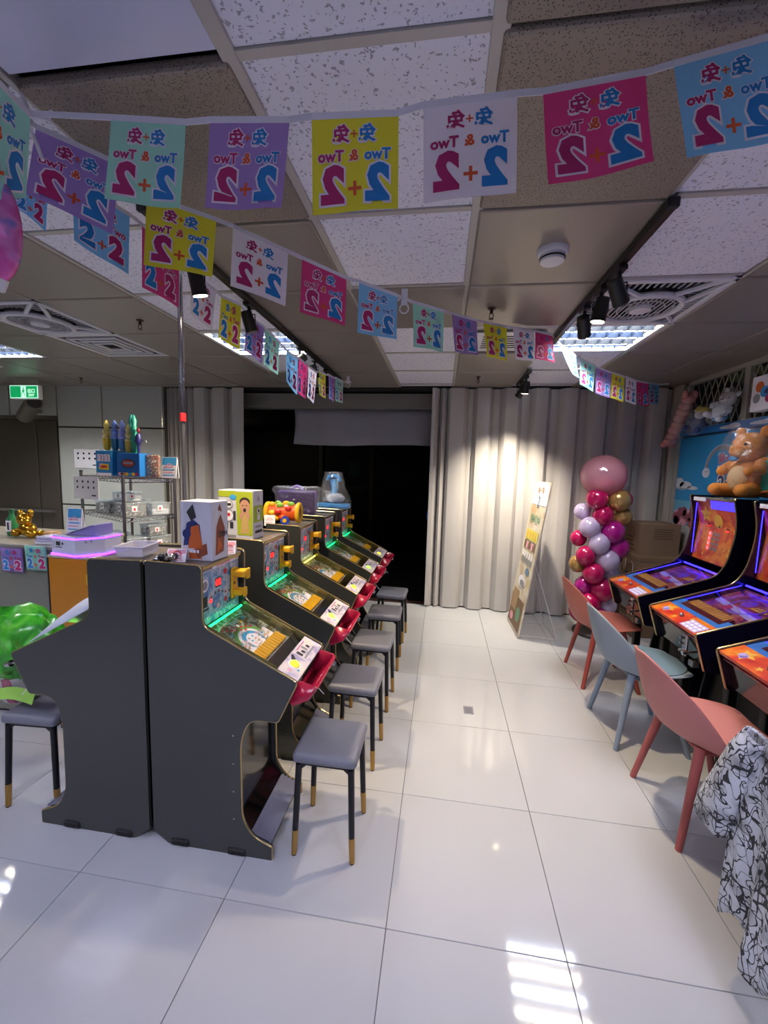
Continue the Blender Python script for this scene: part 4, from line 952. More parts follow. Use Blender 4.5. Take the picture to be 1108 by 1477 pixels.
obj('wedge', prism(B(), [(-.11, 0), (.13, 0), (.13, .075), (.115, .078)], -.07, .09), P('violet grey wedge', '8f86c8', .5), t)
ws = Vector((.225, 0, .075)).normalized(); 
obj('sheet', bx(B(), 0, .235, -.08, .09, .0, .003, M=Matrix(((ws.x, 0, -ws.z, -.115), (0, 1, 0, 0), (ws.z, 0, ws.x, .004), (0, 0, 0, 1)))), offw, t)
pr = Print(lambda u, v, l: Vector((-.115, 0, .0045))+ws*u+Vector((0, v, 0))+Vector((-ws.z, 0, ws.x))*(.003+.0006*l))
pr.rect(.05, .05, .2, .07, pinkp, 1)
for k in range(5): pr.rect(.03+.04*k, -.06, .055+.04*k, .0, greyp if k % 2 else skyp, 1)
pr.text('2+2', .03, .06, .03, blue, 1, .001); pr.build('print', t)
def card(name, label, loc, w, h, rz, tilt, top, body, cat='sign', txt=None):
    t = thing(name, label, cat, loc, rz); M = Matrix.Rotation(-tilt, 4, 'X')
    obj('card', bx(B(), -w/2, w/2, -.002, .002, 0, h, M=M), offw, t)
    obj('back_leaf', bx(B(), -w/2, w/2, -.002, .002, 0, h, M=Matrix.Translation((0, 2*h*math.sin(tilt), 0)) @ Matrix.Rotation(tilt, 4, 'X')), offw, t)
    f = frame(M @ Vector((-w/2, -.0022, 0)), M.to_3x3() @ Vector((1, 0, 0)), M.to_3x3() @ Vector((0, 0, 1)), .0005)
    pr = Print(f); pr.rect(.004, h*.62, w-.004, h-.004, top, 1)
    for k in range(4): pr.rect(w*.12, h*(.12+.13*k), w*(.88-.1*(k % 2)), h*(.17+.13*k), body if k % 2 else top, 2)
    pr.ring(w/2, h*.5, w*.2, w*.26, body, 2, a0=0, a1=PI, n=10)
    if txt: pr.text(txt, w/2, h*.8, h*.22, body, 3, .001)
    pr.build('print', t); return t
card('tent_card', 'blue and pink price card standing at the left of white machine', (-2.00, .84, 1.162), .095, .145, 0, .12, skyp, pinkp)
bx_t = thing('paper_stack', 'pale stack of card boxes left of the white lit machine', 'stack', (-2.20, .86, 1.086))
for k in range(3): obj('sheet_box', bx(B(), -.05+.008*k, .10+.006*k, -.04, .08, .016*k, .016*k+.014, .002, 1), P('lilac paper', 'c0bcd4', .6) if k else offw, bx_t)
t = thing('green_bottle', 'small green bottle with white label on the grey counter', 'bottle', (-2.635, 1.02, 1.086))
obj('glass_body', lathe(B(), [(.026, 0), (.03, .01), (.03, .105), (.014, .13), (.013, .15)], seg=18), P('green bottle glass', '2f7a4c', .1, coat=.4), t, smooth=True); obj('cap', cyl(B(), (0, 0, .15), (0, 0, .172), .015, seg=14), P('green cap', '1c5a3a', .4), t)
pr = Print(lambda u, v, l: Vector(((.0303+.0004*l)*math.cos(-PI/2+u), (.0303+.0004*l)*math.sin(-PI/2+u), v))); pr.rect(-.6, .03, .7, .1, offw, 1, 8); pr.rect(-.1, .04, .3, .09, inkp, 2, 4); pr.build('label_print', t)
gd = P('gold figure', 'c9972e', .22, .9)
t = thing('gold_figurine', 'shiny gold balloon-style animal figurine on the grey counter', 'figurine', (-2.50, 1.0, 1.086))
for nm, c, r in (('body', (0, 0, .05), (.06, .04, .045)), ('head', (-.01, -.01, .115), (.045, .035, .042)), ('muzzle', (.02, -.03, .105), (.028, .026, .024)), ('ear', (-.045, 0, .15), (.018, .014, .026)), ('ear', (.03, .0, .155), (.018, .014, .026)), ('paw', (-.05, -.03, .03), (.03, .026, .026)), ('paw', (.06, -.03, .03), (.034, .03, .028)), ('tail', (.10, 0, .03), (.03, .02, .02))):
    obj(nm, sph(B(), c, r, 16, 10), gd, t, smooth=True)
t = thing('tan_toy', 'small tan rounded toy lying right of the gold figurine', 'toy', (-2.33, 1.0, 1.086)); tt_ = P('tan toy', 'b98f62', .5)
obj('body', sph(B(), (0, 0, .024), (.05, .03, .024)), tt_, t, smooth=True); obj('head', sph(B(), (.045, 0, .026), .024), tt_, t, smooth=True)
# things on the left machine tops
t = thing('plastic_tray', 'translucent white plastic tray on the left-facing machine top', 'tray', (-1.125, .275, 1.2045), .2)
bm = B(); prism_pts = [(-.055, -.07), (.055, -.07), (.055, .07), (-.055, .07)]
lo = [bm.verts.new((x*.9, y*.9, .0)) for x, y in prism_pts]; hi = [bm.verts.new((x, y, .04)) for x, y in prism_pts]; bm.faces.new(lo[::-1])
for i in range(4): bm.faces.new((lo[i], lo[(i+1) % 4], hi[(i+1) % 4], hi[i]))
o = obj('tray_body', bm, P('milky plastic', 'c8c8dc', .4, alpha=.6), t); o.modifiers.new('thick', 'SOLIDIFY').thickness = .003
obj('tray_rim', tube(B(), [(x*1.02, y*1.02, .04) for x, y in prism_pts], .003, 6, True), P('milky rim', 'c8c8dc', .4), t)
sk = P('dark chrome beads', '4a4a50', .2, .9)
t = thing('chrome_bead_cluster', 'cluster of dark chrome ball ornaments on nearest machine top', 'ornament', (-.965, .235, 1.189))
for k in range(9): obj('bead', sph(B(), (.022*(k % 4)-.03, .018*(k//4)-.02, .013+.012*(k % 2)), .014, 10, 7), sk if k % 3 else chrome, t, smooth=True)
card('tent_card', 'small white price card in front of the figure box', (-.925, .235, 1.189), .075, .055, .25, .45, pinkp, redp)
card('tent_card', 'small white price card between figure box and robot box', (-.80, .70-.3+.03, 1.189), .05, .06, .3, .35, pinkp, redp)
card('tent_card', 'small white price card left of the toy drum', (-1.0, 1.315, 1.189), .07, .07, .35, .3, offw, pinkp)
# figure box on machine 1
t = thing('figure_box', 'white figure box with blue and orange artwork on nearest machine', 'box', (-.868, .285, 1.189), -.05)
obj('carton', bx(B(), -.07, .075, 0, .115, 0, .245, .002, 1), P('white carton', 'cfd0dc', .4, coat=.2), t)
pr = Print(frame((-.07, -.0005, 0), (1, 0, 0), (0, 0, 1))); flame = P('box orange', 'c8622c', .5); rust = P('box rust', '8f4a34', .5)
pr.poly([(.012, .06), (.03, .155), (.06, .17), (.09, .15), (.10, .07)], navyp, 1); pr.poly([(.035, .05), (.05, .14), (.085, .15), (.105, .05)], flame, 2); pr.disc(.03, .11, .02, navyp, 3); pr.poly([(.004, .035), (.085, .03), (.10, .008), (.006, .004)], flame, 1); pr.poly([(.06, .045), (.12, .075), (.125, .03), (.08, .01)], rust, 2)
pr.poly([(.03, .2), (.06, .235), (.075, .18), (.05, .165)], inkp, 1); pr.rect(.012, .03, .028, .048, redp, 3); pr.rect(.045, .032, .055, .044, offw, 3); pr.rect(.06, .032, .07, .044, offw, 3); pr.rect(.075, .032, .085, .044, offw, 3); pr.build('front_print', t)
pr = Print(frame((.0755, 0, 0), (0, 1, 0), (0, 0, 1))); pr.poly([(.02, .02), (.03, .14), (.06, .19), (.09, .13), (.08, .03)], rust, 1); pr.poly([(.03, .03), (.045, .10), (.07, .05)], flame, 2); pr.poly([(.04, .21), (.055, .235), (.07, .20)], rust, 1); pr.text('DBH', .075, .105, .032, inkp, 3, .001); pr.build('side_print', t)
# robot box on machine 2
t = thing('robot_toy_box', 'white and lime toy robot box on second machine', 'box', (-.965, .80, 1.189), -.03)
lime = P('lime print', 'a8b82c', .5); skin = P('skin print', 'c99678', .6); hair = P('hair print', '3a2a24', .6)
obj('carton', bx(B(), -.10, .10, 0, .115, 0, .262, .002, 1), P('white carton', 'cfd0dc', .4), t)
pr = Print(frame((-.10, -.0005, 0), (1, 0, 0), (0, 0, 1)))
pr.poly([(.11, .02), (.198, .02), (.198, .255), (.10, .255)], lime, 1); pr.rect(.0, .225, .1, .258, lime, 1); pr.disc(.085, .225, .02, skyp, 2, ry=.014)
pr.poly([(.128, .03), (.18, .03), (.17, .15), (.14, .15)], P('shirt print', 'c8a868', .6), 2); pr.disc(.153, .175, .03, skin, 3, ry=.038); pr.disc(.153, .20, .031, hair, 2, ry=.026); pr.disc(.143, .182, .004, inkp, 4, 6); pr.disc(.163, .182, .004, inkp, 4, 6); pr.disc(.153, .157, .009, inkp, 4, 8, ry=.011); pr.poly([(.12, .13), (.13, .10), (.15, .14), (.142, .155)], skin, 4); pr.poly([(.185, .13), (.175, .10), (.158, .14), (.166, .155)], skin, 4)
pr.disc(.06, .185, .024, greyp, 2); pr.disc(.06, .185, .019, offw, 3); pr.rect(.045, .178, .075, .192, inkp, 4); pr.disc(.06, .125, .03, greyp, 2, ry=.034); pr.disc(.06, .125, .025, offw, 3, ry=.029); pr.disc(.06, .13, .01, redp, 4, 8); pr.rect(.02, .10, .034, .15, inkp, 2); pr.rect(.086, .10, .1, .15, inkp, 2); pr.rect(.035, .055, .055, .09, inkp, 2); pr.rect(.066, .055, .086, .09, inkp, 2); pr.rect(.02, .01, .1, .02, greyp, 2); pr.build('front_print', t)
pr = Print(frame((.1005, 0, 0), (0, 1, 0), (0, 0, 1))); pr.rect(.002, .09, .113, .18, lime, 1); pr.disc(.06, .15, .018, offw, 2); pr.rect(.045, .10, .075, .13, offw, 2); pr.disc(.06, .15, .01, inkp, 3); pr.rect(.02, .03, .1, .045, inkp, 2); pr.text('A', .057, .215, .05, greyp, 2, .001); pr.rect(.02, .06, .09, .07, greyp, 2); pr.build('side_print', t)
# toy drum
t = thing('toy_drum', 'colourful plastic activity roller toy on third machine', 'toy', (-.945, 1.44, 1.189), .1)
tor = P('toy orange', 'e05a1c', .35); ty = P('toy yellow', 'e8b820', .35); tg = P('toy green', '7fb83a', .35); tb2 = P('toy blue', '2a48c0', .35); tr2 = P('toy red', 'd42a20', .35)
obj('drum', cyl(B(), (-.10, 0, .078), (.085, 0, .078), .058, seg=22), tor, t, smooth=True)
for x in (-.115, .10): obj('wheel', tube(B(), [(x, .058*math.cos(a), .078+.058*math.sin(a)) for a in [2*PI*k/24 for k in range(24)]], .016, 8, True), ty, t, smooth=True)
obj('end_face', cyl(B(), (.098, 0, .078), (.104, 0, .078), .045, seg=18), P('toy brown', '8a5a30', .4), t)
obj('blue_wheel', cyl(B(), (.02, -.07, .03), (.02, -.055, .03), .03, seg=18), tb2, t, smooth=True); obj('wheel_hub', cyl(B(), (.02, -.075, .03), (.02, -.068, .03), .014, seg=12), ty, t)
for k, (x, a, m_) in enumerate([(-.08, 2.0, ty), (-.05, 1.3, tg), (-.02, 2.2, tg), (.01, 1.5, ty), (-.07, 3.1, ty), (-.03, 3.0, tr2), (.04, 2.6, tr2), (-.05, 3.8, ty), (.05, 1.9, tg), (.0, 3.6, tor)]):
    obj('knob', sph(B(), (x, .062*math.cos(a), .078+.062*math.sin(a)), (.026, .016, .018), 10, 7), m_, t, smooth=True)
# purple case in film
t = thing('purple_toy_case', 'purple hard toy case wrapped in clear film on fourth machine', 'toy case', (-1.04, 1.95, 1.189))
pu = P('purple plastic', '4a3070', .35); pu2 = P('light purple plastic', '8a6ac0', .35)
obj('case', bx(B(), -.155, .155, -.05, .05, .002, .20, .02, 3), pu, t, smooth=True); obj('seam', bx(B(), -.157, .157, -.003, .003, .004, .203, .02, 3), pu2, t)
obj('handle', tube(B(), [(-.045, 0, .195), (-.035, 0, .225), (0, 0, .238), (.035, 0, .225), (.045, 0, .195)], .012, 8), pu2, t, smooth=True); obj('badge', bx(B(), -.02, .0, -.0525, -.05, .125, .135), offw, t); obj('latch', bx(B(), .10, .125, -.055, -.05, .03, .05, .003, 1), pu2, t)
def crumple(bm, amp, seed):
    random.seed(seed)
    for v in bm.verts: v.co += Vector((random.uniform(-1, 1), random.uniform(-1, 1), random.uniform(-1, 1)))*amp
    return bm
fb = bx(B(), -.175, .175, -.066, .066, .006, .235, .03, 3); bmesh.ops.subdivide_edges(fb, edges=[e for e in fb.edges if e.calc_length() > .05], cuts=5, use_grid_fill=True)
for v in fb.verts: v.co.x *= (1.12 if v.co.z > .18 and abs(v.co.x) > .12 else 1)
obj('film_wrap', crumple(fb, .006, 3), clearf, t, label='crinkled clear film')
t = thing('bagged_blue_toy', 'light blue toy set in a clear bag on farthest machine', 'toy', (-.90, 2.56, 1.192)); tbl = P('toy light blue', '3f9ad8', .4); tgr = P('toy grey', '8a8f9c', .4)
obj('base', bx(B(), -.16, .16, -.06, .06, .0, .05, .02, 2), tbl, t, smooth=True); obj('middle', crumple(sph(B(), (.02, 0, .10), (.09, .05, .05), 12, 8), .005, 4), tgr, t, smooth=True)
obj('mast', tube(B(), [(.0, 0, .10), (.01, 0, .2), (-.005, 0, .28)], .03, 8), tbl, t, smooth=True); obj('arch', tube(B(), [(-.06, 0, .27), (-.05, 0, .30), (0, 0, .315), (.05, 0, .30), (.06, 0, .26)], .018, 8), tbl, t, smooth=True)
obj('bag', crumple(lathe(B(), [(.17, .01), (.175, .08), (.13, .18), (.10, .28), (.085, .34), (.09, .345)], seg=16), .008, 6), clearf, t, label='clear plastic bag')
# green bag bouquet
t = thing('green_bag_bundle', 'crumpled bright green plastic bag in a striped pot on left stool', 'bag', (-1.83, .36, .452))
gb = P('green plastic bag', '35b81e', .3, coat=.3, trans=0); ramp_mat(gb, 'noise', 9, [(.32, '125c0a'), (.5, '2ea01a'), (.7, '66c83c')], dist=1)
bm = B(); bmesh.ops.create_icosphere(bm, subdivisions=4, radius=1)
random.seed(11)
dirs = [Vector((random.uniform(-1, 1), random.uniform(-1, 1), random.uniform(-.6, 1))).normalized() for _ in range(60)]
for v in bm.verts:
    d = v.co.normalized(); f = max(d.dot(q) for q in dirs); f2 = sorted(d.dot(q) for q in dirs)[-2]
    k = 1.10-1.9*min(.16, (f-f2))+.10*math.sin(7*d.x+4*d.z)*math.sin(6*d.y+3); v.co = Vector((d.x*.175*k*1.05, d.y*.14*k, .26+d.z*.17*k))
obj('bag', bm, gb, t, smooth=25)
bm = B()
for k in range(7):
    a = k*.9; p = Vector((.10*math.cos(a), .08*math.sin(a), .30)); q = p*1.35+Vector((0, 0, .03+.03*(k % 3)))
    v = [bm.verts.new(x) for x in (p+Vector((0, 0, -.05)), q+Vector((.02, 0, -.06)), q+Vector((.0, 0.01, .05)), p+Vector((0, 0, .07)))]; bm.faces.new(v)
bm.free()
pot = P('striped pot', 'd8d2d0', .5); ramp_mat(pot, 'wave', 4.5, [(.45, 'd8d4d2'), (.52, 'b0526e'), (.9, 'c47088')], dist=2.5, stretch=(1, 1, 1))
obj('pot', lathe(B(), [(.075, .0), (.085, .01), (.115, .13), (.12, .135)], seg=22), pot, t, smooth=True, label='white pot with pink stripes')
bm = B(); pr0 = None
for k in range(9):
    s = k/8; p = Vector((-.06+.25*s, -.13, .035+.03*math.sin(s*PI)-.0*s+.03*s)); w_ = .028
    q = (bm.verts.new(p+Vector((0, .02, w_))), bm.verts.new(p-Vector((0, 0, w_*.7))))
    if pr0: bm.faces.new((pr0[0], pr0[1], q[1], q[0]))
    pr0 = q
o = obj('ribbon_band', bm, P('pale green ribbon', '9ccf5a', .4), t); o.modifiers.new('thick', 'SOLIDIFY').thickness = .002
t = thing('white_sheet', 'white plastic sheet lying on the left-facing machine playfield', 'sheet', (0, 0, 0))
bm = B(); g = []
for i in range(9):
    s = i/8; row = []
    for k in range(6):
        q = k/5; p = Vector((-1.27-.33*s, .205+.29*q, .995-.19*s+.07*math.sin(PI*min(1, q*1.25))*(.5+.5*math.sin(s*PI))+(.045*(1-s*8) if s < .12 else 0))); row.append(bm.verts.new(p))
    g.append(row)
for a, b in zip(g, g[1:]):
    for k in range(5): bm.faces.new((a[k], a[k+1], b[k+1], b[k]))
o = obj('sheet', bm, P('white sheet plastic', 'c9d2e0', .35), t, smooth=True); o.modifiers.new('thick', 'SOLIDIFY').thickness = .002
# ================================================================ WIRE SHELF
th = math.atan2(.35, -.70); o0 = Vector((-2.276, 1.55, 0)); ua = Vector((math.cos(th), math.sin(th), 0)); La, Lb = .783, .396
t = thing('wire_shelf', 'chrome wire shelving rack holding clear bins behind the counter', 'shelf', o0, th)
darkc = P('dark chrome', '77767a', .3, .9)
# local: x along length, y toward -(back) ; back direction in local = -y
for x in (0, La):
    for y in (0, -Lb):
        p = obj('post', cyl(B(), (x, y, 0), (x, y, 1.49), .012, seg=10), darkc, t, smooth=True)
        obj('cap', cyl(B(), (x, y, 1.49), (x, y, 1.5), .0135, seg=10), black, p)
for z in (.16, .53, .85, 1.15, 1.455):
    bm = B()
    for y in (0, -Lb):
        tube(bm, [(0, y, z), (La, y, z)], .004, 5); tube(bm, [(0, y, z-.03), (La, y, z-.03)], .004, 5)
        n = 26; tube(bm, [(La*k/n, y, z-(.03 if k % 2 else 0)) for k in range(n+1)], .0025, 4)
    for x in (0, La):
        tube(bm, [(x, 0, z), (x, -Lb, z)], .004, 5); tube(bm, [(x, 0, z-.03), (x, -Lb, z-.03)], .004, 5); n = 12; tube(bm, [(x, -Lb*k/n, z-(.03 if k % 2 else 0)) for k in range(n+1)], .0025, 4)
    obj('shelf_rim', bm, chrome, t)
    bm = B()
    for k in range(1, 22): tube(bm, [(La*k/22, 0, z), (La*k/22, -Lb, z)], .002, 4)
    obj('shelf_wires', bm, chrome, t, kind='stuff')
SH = Matrix.Translation(o0) @ Matrix.Rotation(th, 4, 'Z')
binm = clear('clear bin plastic', 'e6edf2', .12, .15, 12, .22)
darkbeads = P('dark beads', '3e3c3e', .5); ramp_mat(darkbeads, 'voronoi', 60, [(.3, 'd0ccc8'), (.5, '57534f'), (.8, '2c2a2b')])
mixed = P('mixed small goods', '8a8684', .5); ramp_mat(mixed, 'voronoi', 45, [(.2, 'e0dcd8'), (.45, '9a9490'), (.7, '4a4648')])
def bin_(label, x, y, z, w_, d_, h_, fill, fh=.6, lid=True):
    p = SH @ Vector((x, y, z)); t = thing('clear_bin', label, 'bin', p, th, 'clear plastic bins on the wire shelf')
    bm = B(); bx(bm, -w_/2, w_/2, -d_/2, d_/2, 0, h_, .008, 2); obj('bin_body', bm, binm, t, smooth=True)
    if fill: obj('contents', bx(B(), -w_/2+.006, w_/2-.006, -d_/2+.006, d_/2-.006, .004, h_*fh, .006, 1), fill, t)
    obj('lid', bx(B(), -w_/2-.006, w_/2+.006, -d_/2-.006, d_/2+.006, h_, h_+.008, .003, 1), binm, t)
    pr = Print(frame((-w_/2+.01, d_/2+.001, .01), (1, 0, 0), (0, 0, 1), -.0006)); pr.rect(w_*.3, h_*.3, w_*.5, h_*.75, offw, 1); pr.rect(w_*.35, h_*.4, w_*.45, h_*.6, inkp, 2); pr.build('sticker', t)
    t2 = Print(frame((-w_/2-.001, d_/2-.01, .01), (0, -1, 0), (0, 0, 1), .0006)); t2.rect(d_*.25, h_*.3, d_*.5, h_*.75, offw, 1); t2.rect(d_*.32, h_*.38, d_*.42, h_*.6, redp, 2); t2.build('side_sticker', t)
    return t
bin_('wide clear bin with dark beads at middle shelf, left', .45, -.10, 1.153, .26, .16, .10, darkbeads, .8)
bin_('clear bin with dark goods behind middle front post', .14, -.10, 1.153, .22, .16, .10, mixed, .4)
bin_('clear bin with white contents at middle shelf, right rear', .12, -.29, 1.153, .2, .15, .095, offw, .5)
bin_('clear bin on middle shelf at the back left', .52, -.29, 1.153, .3, .15, .1, mixed, .5)
bin_('small clear bin stacked on the front one, middle shelf', .22, -.12, 1.265, .2, .14, .07, offw, .3)
bin_('clear bin of black goods on the lower shelf at right', .10, -.28, .853, .17, .17, .12, darkbeads, .7)
bin_('clear bin of black goods on the lower shelf at front', .11, -.10, .853, .18, .15, .12, darkbeads, .7)
bin_('clear bin on lower shelf beside the violet glow', .34, -.10, .853, .2, .15, .1, mixed, .6)
bin_('clear bin with dark goods stacked on lower shelf right', .10, -.26, .985, .16, .14, .08, darkbeads, .7)
bin_('clear bin on lower shelf at the far left', .60, -.15, .853, .24, .2, .1, offw, .5)
def sheet(name, label, P0, ux, w_, h_, rows, off=.001):
    t = thing(name, label, 'sheet', P0, math.atan2(ux[1], ux[0]))
    obj('paper', bx(B(), 0, w_, -.001, .001, -h_, 0), P('laminated paper', 'd6d6de', .3), t)
    pr = Print(frame((0, -.0012, -h_), (1, 0, 0), (0, 0, 1), .0006))
    for r_ in range(2):
        for c_ in range(4):
            u, v = w_*(.16+.22*c_), h_*(.78-.26*r_); k = (r_*4+c_) % 4
            (pr.disc(u, v, h_*.055, inkp, 1, 8), pr.star(u, v, h_*.06, inkp, 1), pr.rect(u-h_*.05, v-h_*.05, u+h_*.04, v+h_*.05, inkp, 1), pr.ring(u, v, h_*.03, h_*.055, inkp, 1, 10))[k]
    pr.rect(w_*.72, h_*.14, w_*.9, h_*.2, inkp, 1); pr.build('print', t); return t
sheet('notice_sheet', 'white notice sheet with small icons on the wall panel left of shelf', (-4.49, 3.352, 1.72), (1, 0), .36, .235, 2)
sheet('notice_sheet', 'white notice sheet with small icons hung from top wire shelf', (-2.70, 1.55, 1.462), (.98, -.2), .27, .17, 2)
# candy boxes, toppers and packets on the top tier
p = SH @ Vector((.20, -.02, 1.462))
cb = P('candy box blue', '1f86c4', .4, coat=.2); cb2 = P('candy box deep blue', '1a62a8', .4, coat=.2)
toy_cols = [('pale yellow bottle-shaped candy toy, leftmost on the blue box', 'd8c868', 'e0c028'), ('blue bottle-shaped candy toy, second on the blue box', '6f8fd8', '1f6f90'), ('periwinkle bottle-shaped candy toy, third on the blue box', '8a9ae0', '3a7fb0'), ('cream bottle-shaped candy toy beside the green ones', 'd8cf8a', 'c8b040'), ('tall green bottle-shaped candy toy at right of the row', '2f9a84', '1f8a6a'), ('tall green bottle-shaped candy toy at the back of the row', '2a8a88', '1f7a6a')]
t = thing('candy_display_box', 'light blue candy display box with white logo on top shelf', 'box', (-2.472, 1.60, 1.472), -.12)
obj('carton', bx(B(), -.085, .075, 0, .13, 0, .195, .003, 1), cb, t)
pr = Print(frame((-.085, -.0006, 0), (1, 0, 0), (0, 0, 1))); pr.rect(.01, .0, .15, .022, offw, 1)
for k in range(4): pr.rect(.02+.032*k, .11, .046+.032*k, .165, offw, 1); pr.rect(.027+.032*k, .115, .033+.032*k, .158, redp, 2)
pr.poly([(.03, .05), (.13, .045), (.125, .09), (.04, .095)], yellowp, 1); pr.rect(.045, .06, .11, .078, redp, 2); pr.disc(.05, .085, .012, pinkp, 3, 8); pr.build('front_print', t)
t = thing('candy_display_box', 'deep blue candy display box with dark oval logo on top shelf', 'box', (-2.262, 1.60, 1.472), .1)
obj('carton', bx(B(), -.095, .085, 0, .12, 0, .18, .003, 1), cb2, t)
pr = Print(frame((-.095, -.0006, 0), (1, 0, 0), (0, 0, 1))); pr.disc(.09, .10, .055, inkp, 1, 16, ry=.034); pr.disc(.09, .10, .048, P('logo red', 'a03a30', .5), 2, 16, ry=.027); pr.rect(.055, .095, .125, .11, greyp, 3)
for k, m_ in enumerate((pinkp, orange, yellowp, skyp, yellowp, magenta)): pr.disc(.025+.026*k, .018, .014, m_, 2, 8)
pr.build('front_print', t)
for k, (lb, c1, c2) in enumerate(toy_cols):
    x = (-2.495, -2.425, -2.36, -2.305, -2.255, -2.31)[k]; hs = (1, 1, 1, .95, 1.25, 1.28)[k]
    t = thing('candy_toy', lb, 'toy', (x, 1.66 if k < 5 else 1.70, 1.668 if k < 3 else 1.652), 0, 'candy toys in the blue boxes')
    m1 = P('toy top %s' % c1, c1, .35); m2 = P('toy base %s' % c2, c2, .3, coat=.3)
    obj('lower', lathe(B(), [(.016, 0), (.027, .03), (.028, .09)], seg=12), m2, t, smooth=True)
    obj('upper', lathe(B(), [(.028, .09), (.03, .10), (.018, .12*hs), (.027, .145*hs), (.016, .17*hs), (.021, .20*hs), (.01, .225*hs), (.005, .235*hs)], seg=12), m1, t, smooth=True)
t = thing('candy_toy', 'dark red and navy winged candy toy at right end of boxes', 'toy', (-2.205, 1.64, 1.652), 0, 'candy toys in the blue boxes'); nv = P('toy navy', '2a2c6a', .35); dr = P('toy dark red', '6a2430', .35)
obj('stick', cyl(B(), (0, 0, 0), (0, 0, .1), .012, seg=10), nv, t); obj('body', lathe(B(), [(.01, .06), (.026, .09), (.018, .13), (.012, .15)], seg=12), nv, t, smooth=True); obj('head', sph(B(), (0, 0, .175), (.014, .014, .022), 10, 8), dr, t, smooth=True)
obj('wing', prism(B(), [(0, .11), (.06, .10), (.07, .085), (.02, .09)], -.003, .003), P('toy grey', '8a8f9c', .4), t)
t = thing('candy_packet', 'clear packet of brown and green sweets on top shelf', 'packet', (-2.135, 1.70, 1.462), .2)
pk_ = P('brown green sweets', '6a4a3a', .5); ramp_mat(pk_, 'voronoi', 38, [(.2, '8fae7a'), (.4, 'a05040'), (.6, '4a2a28'), (.8, 'c8b8a0')])
obj('sweets', bx(B(), -.05, .05, -.015, .02, .0, .18, .012, 2), pk_, t, smooth=True); obj('film', bx(B(), -.054, .054, -.018, .024, .0, .205, .01, 2), clearf, t)
card('tent_card', 'tall blue and pink price card at right end of top shelf', (-2.13+.07, 1.78, 1.462), .13, .17, .0, .12, skyp, pinkp)
# ================================================================ BACK RIGHT: banner, balloons, boxes
t = thing('banner_stand', 'narrow printed banner on a leaning white stand by the partition', 'banner', (0, 0, 0))
A0, B0, A1, B1 = Vector((.885, 3.18, .01)), Vector((.905, 2.66, .01)), Vector((1.085, 3.15, 1.50)), Vector((1.118, 2.66, 1.50))
bf = lambda u, v, l: (A0.lerp(B0, u)).lerp(A1.lerp(B1, u), v)+Vector((-.0015*l, 0, 0))
ban = P('banner paper', 'd6cdb4', .5); ramp_mat(ban, 'noise', 3.5, [(.3, 'c8b890'), (.5, 'ddd6c6'), (.7, 'b89c78')])
bm = B(); v = [bm.verts.new(bf(a, b, 0)) for a, b in ((0, 0), (1, 0), (1, 1), (0, 1))]; w2 = [bm.verts.new(bf(a, b, 0)+Vector((.012, 0, 0))) for a, b in ((0, 0), (1, 0), (1, 1), (0, 1))]
bm.faces.new(v); bm.faces.new(w2[::-1])
for i in range(4): bm.faces.new((v[i], w2[i], w2[(i+1) % 4], v[(i+1) % 4]))
obj('banner', bm, ban, t)
pr = Print(bf); br_ = P('banner brown', '7a6048', .6); bgn = P('banner green', '6f9a7a', .6); byl = P('banner yellow', 'd8cf6a', .6); bbl = P('banner grey blue', '66809c', .6)
pr.rect(.03, .85, .97, .98, offw, 1); sc0 = text2d('兔+兔', 1, .01); pr.add([(.5+x*.16, .945+y*.05) for x, y in sc0[0]], sc0[1], orange, 3)
sc = lambda s, u, v, z, m_: pr.add([(u+x*2.9*z, v+y*z) for x, y in text2d(s, 1, .02)[0]], text2d(s, 1, .02)[1], m_, 3)
sc('2', .5, .87, .10, bbl); sc('BHOH', .5, .755, .075, bgn); pr.rect(.12, .61, .9, .68, byl, 2)
for k in range(4): pr.rect(.16+.18*k, .62, .26+.18*k, .67, yellowp, 3)
for k in range(5): pr.rect(.12+.16*k, .55, .24+.16*k, .60, pinkp if k % 2 else br_, 2); pr.rect(.14+.15*k, .49, .25+.15*k, .53, offw, 2); pr.rect(.14+.15*k, .455, .25+.15*k, .485, greyp, 2)
pr.disc(.7, .41, .14, bbl, 2, 12, ry=.025); pr.disc(.5, .33, .26, offw, 2, 14, ry=.04); pr.disc(.55, .32, .16, greyp, 3, 14, ry=.022); pr.rect(.05, .02, .95, .22, br_, 2); pr.rect(.1, .12, .5, .26, P('banner tan', 'a88a64', .6), 3); pr.disc(.7, .12, .15, bgn, 3, 10, ry=.05); pr.disc(.3, .07, .12, pinkp, 4, 10, ry=.03); pr.build('printed_face', t)
wr = P('white rod', 'c9c9cf', .4)
for p in ((1.25, 3.12, .0), (1.275, 2.70, .0)): obj('stay_rod', cyl(B(), (1.02, 2.92, .86), p, .005, seg=6), wr, t)
obj('foot_rod', tube(B(), [(.905, 3.1, .008), (1.25, 3.12, .008), (1.275, 2.70, .008), (.915, 2.72, .008)], .004, 5), wr, t)
t = thing('balloon_column', 'column of magenta, gold and pearl balloons under a big clear balloon', 'balloons', (1.70, 2.98, 0))
bmg = P('magenta balloon', 'b8145a', .18, .15, coat=.6); bfu = P('fuchsia balloon', 'b0188a', .18, .15, coat=.6); bgo = P('gold balloon', 'b8935a', .2, .5, coat=.4); bwh = P('pearl balloon', 'c4b6dc', .2, .1, coat=.5)
obj('base', lathe(B(), [(.20, 0), (.20, .02), (.18, .035), (.03, .04)], seg=28), P('dark base', '3a3436', .5), t); obj('pole', cyl(B(), (0, 0, .03), (0, 0, 1.5), .012, seg=8), wr, t)
S = 3.85/589*.2347
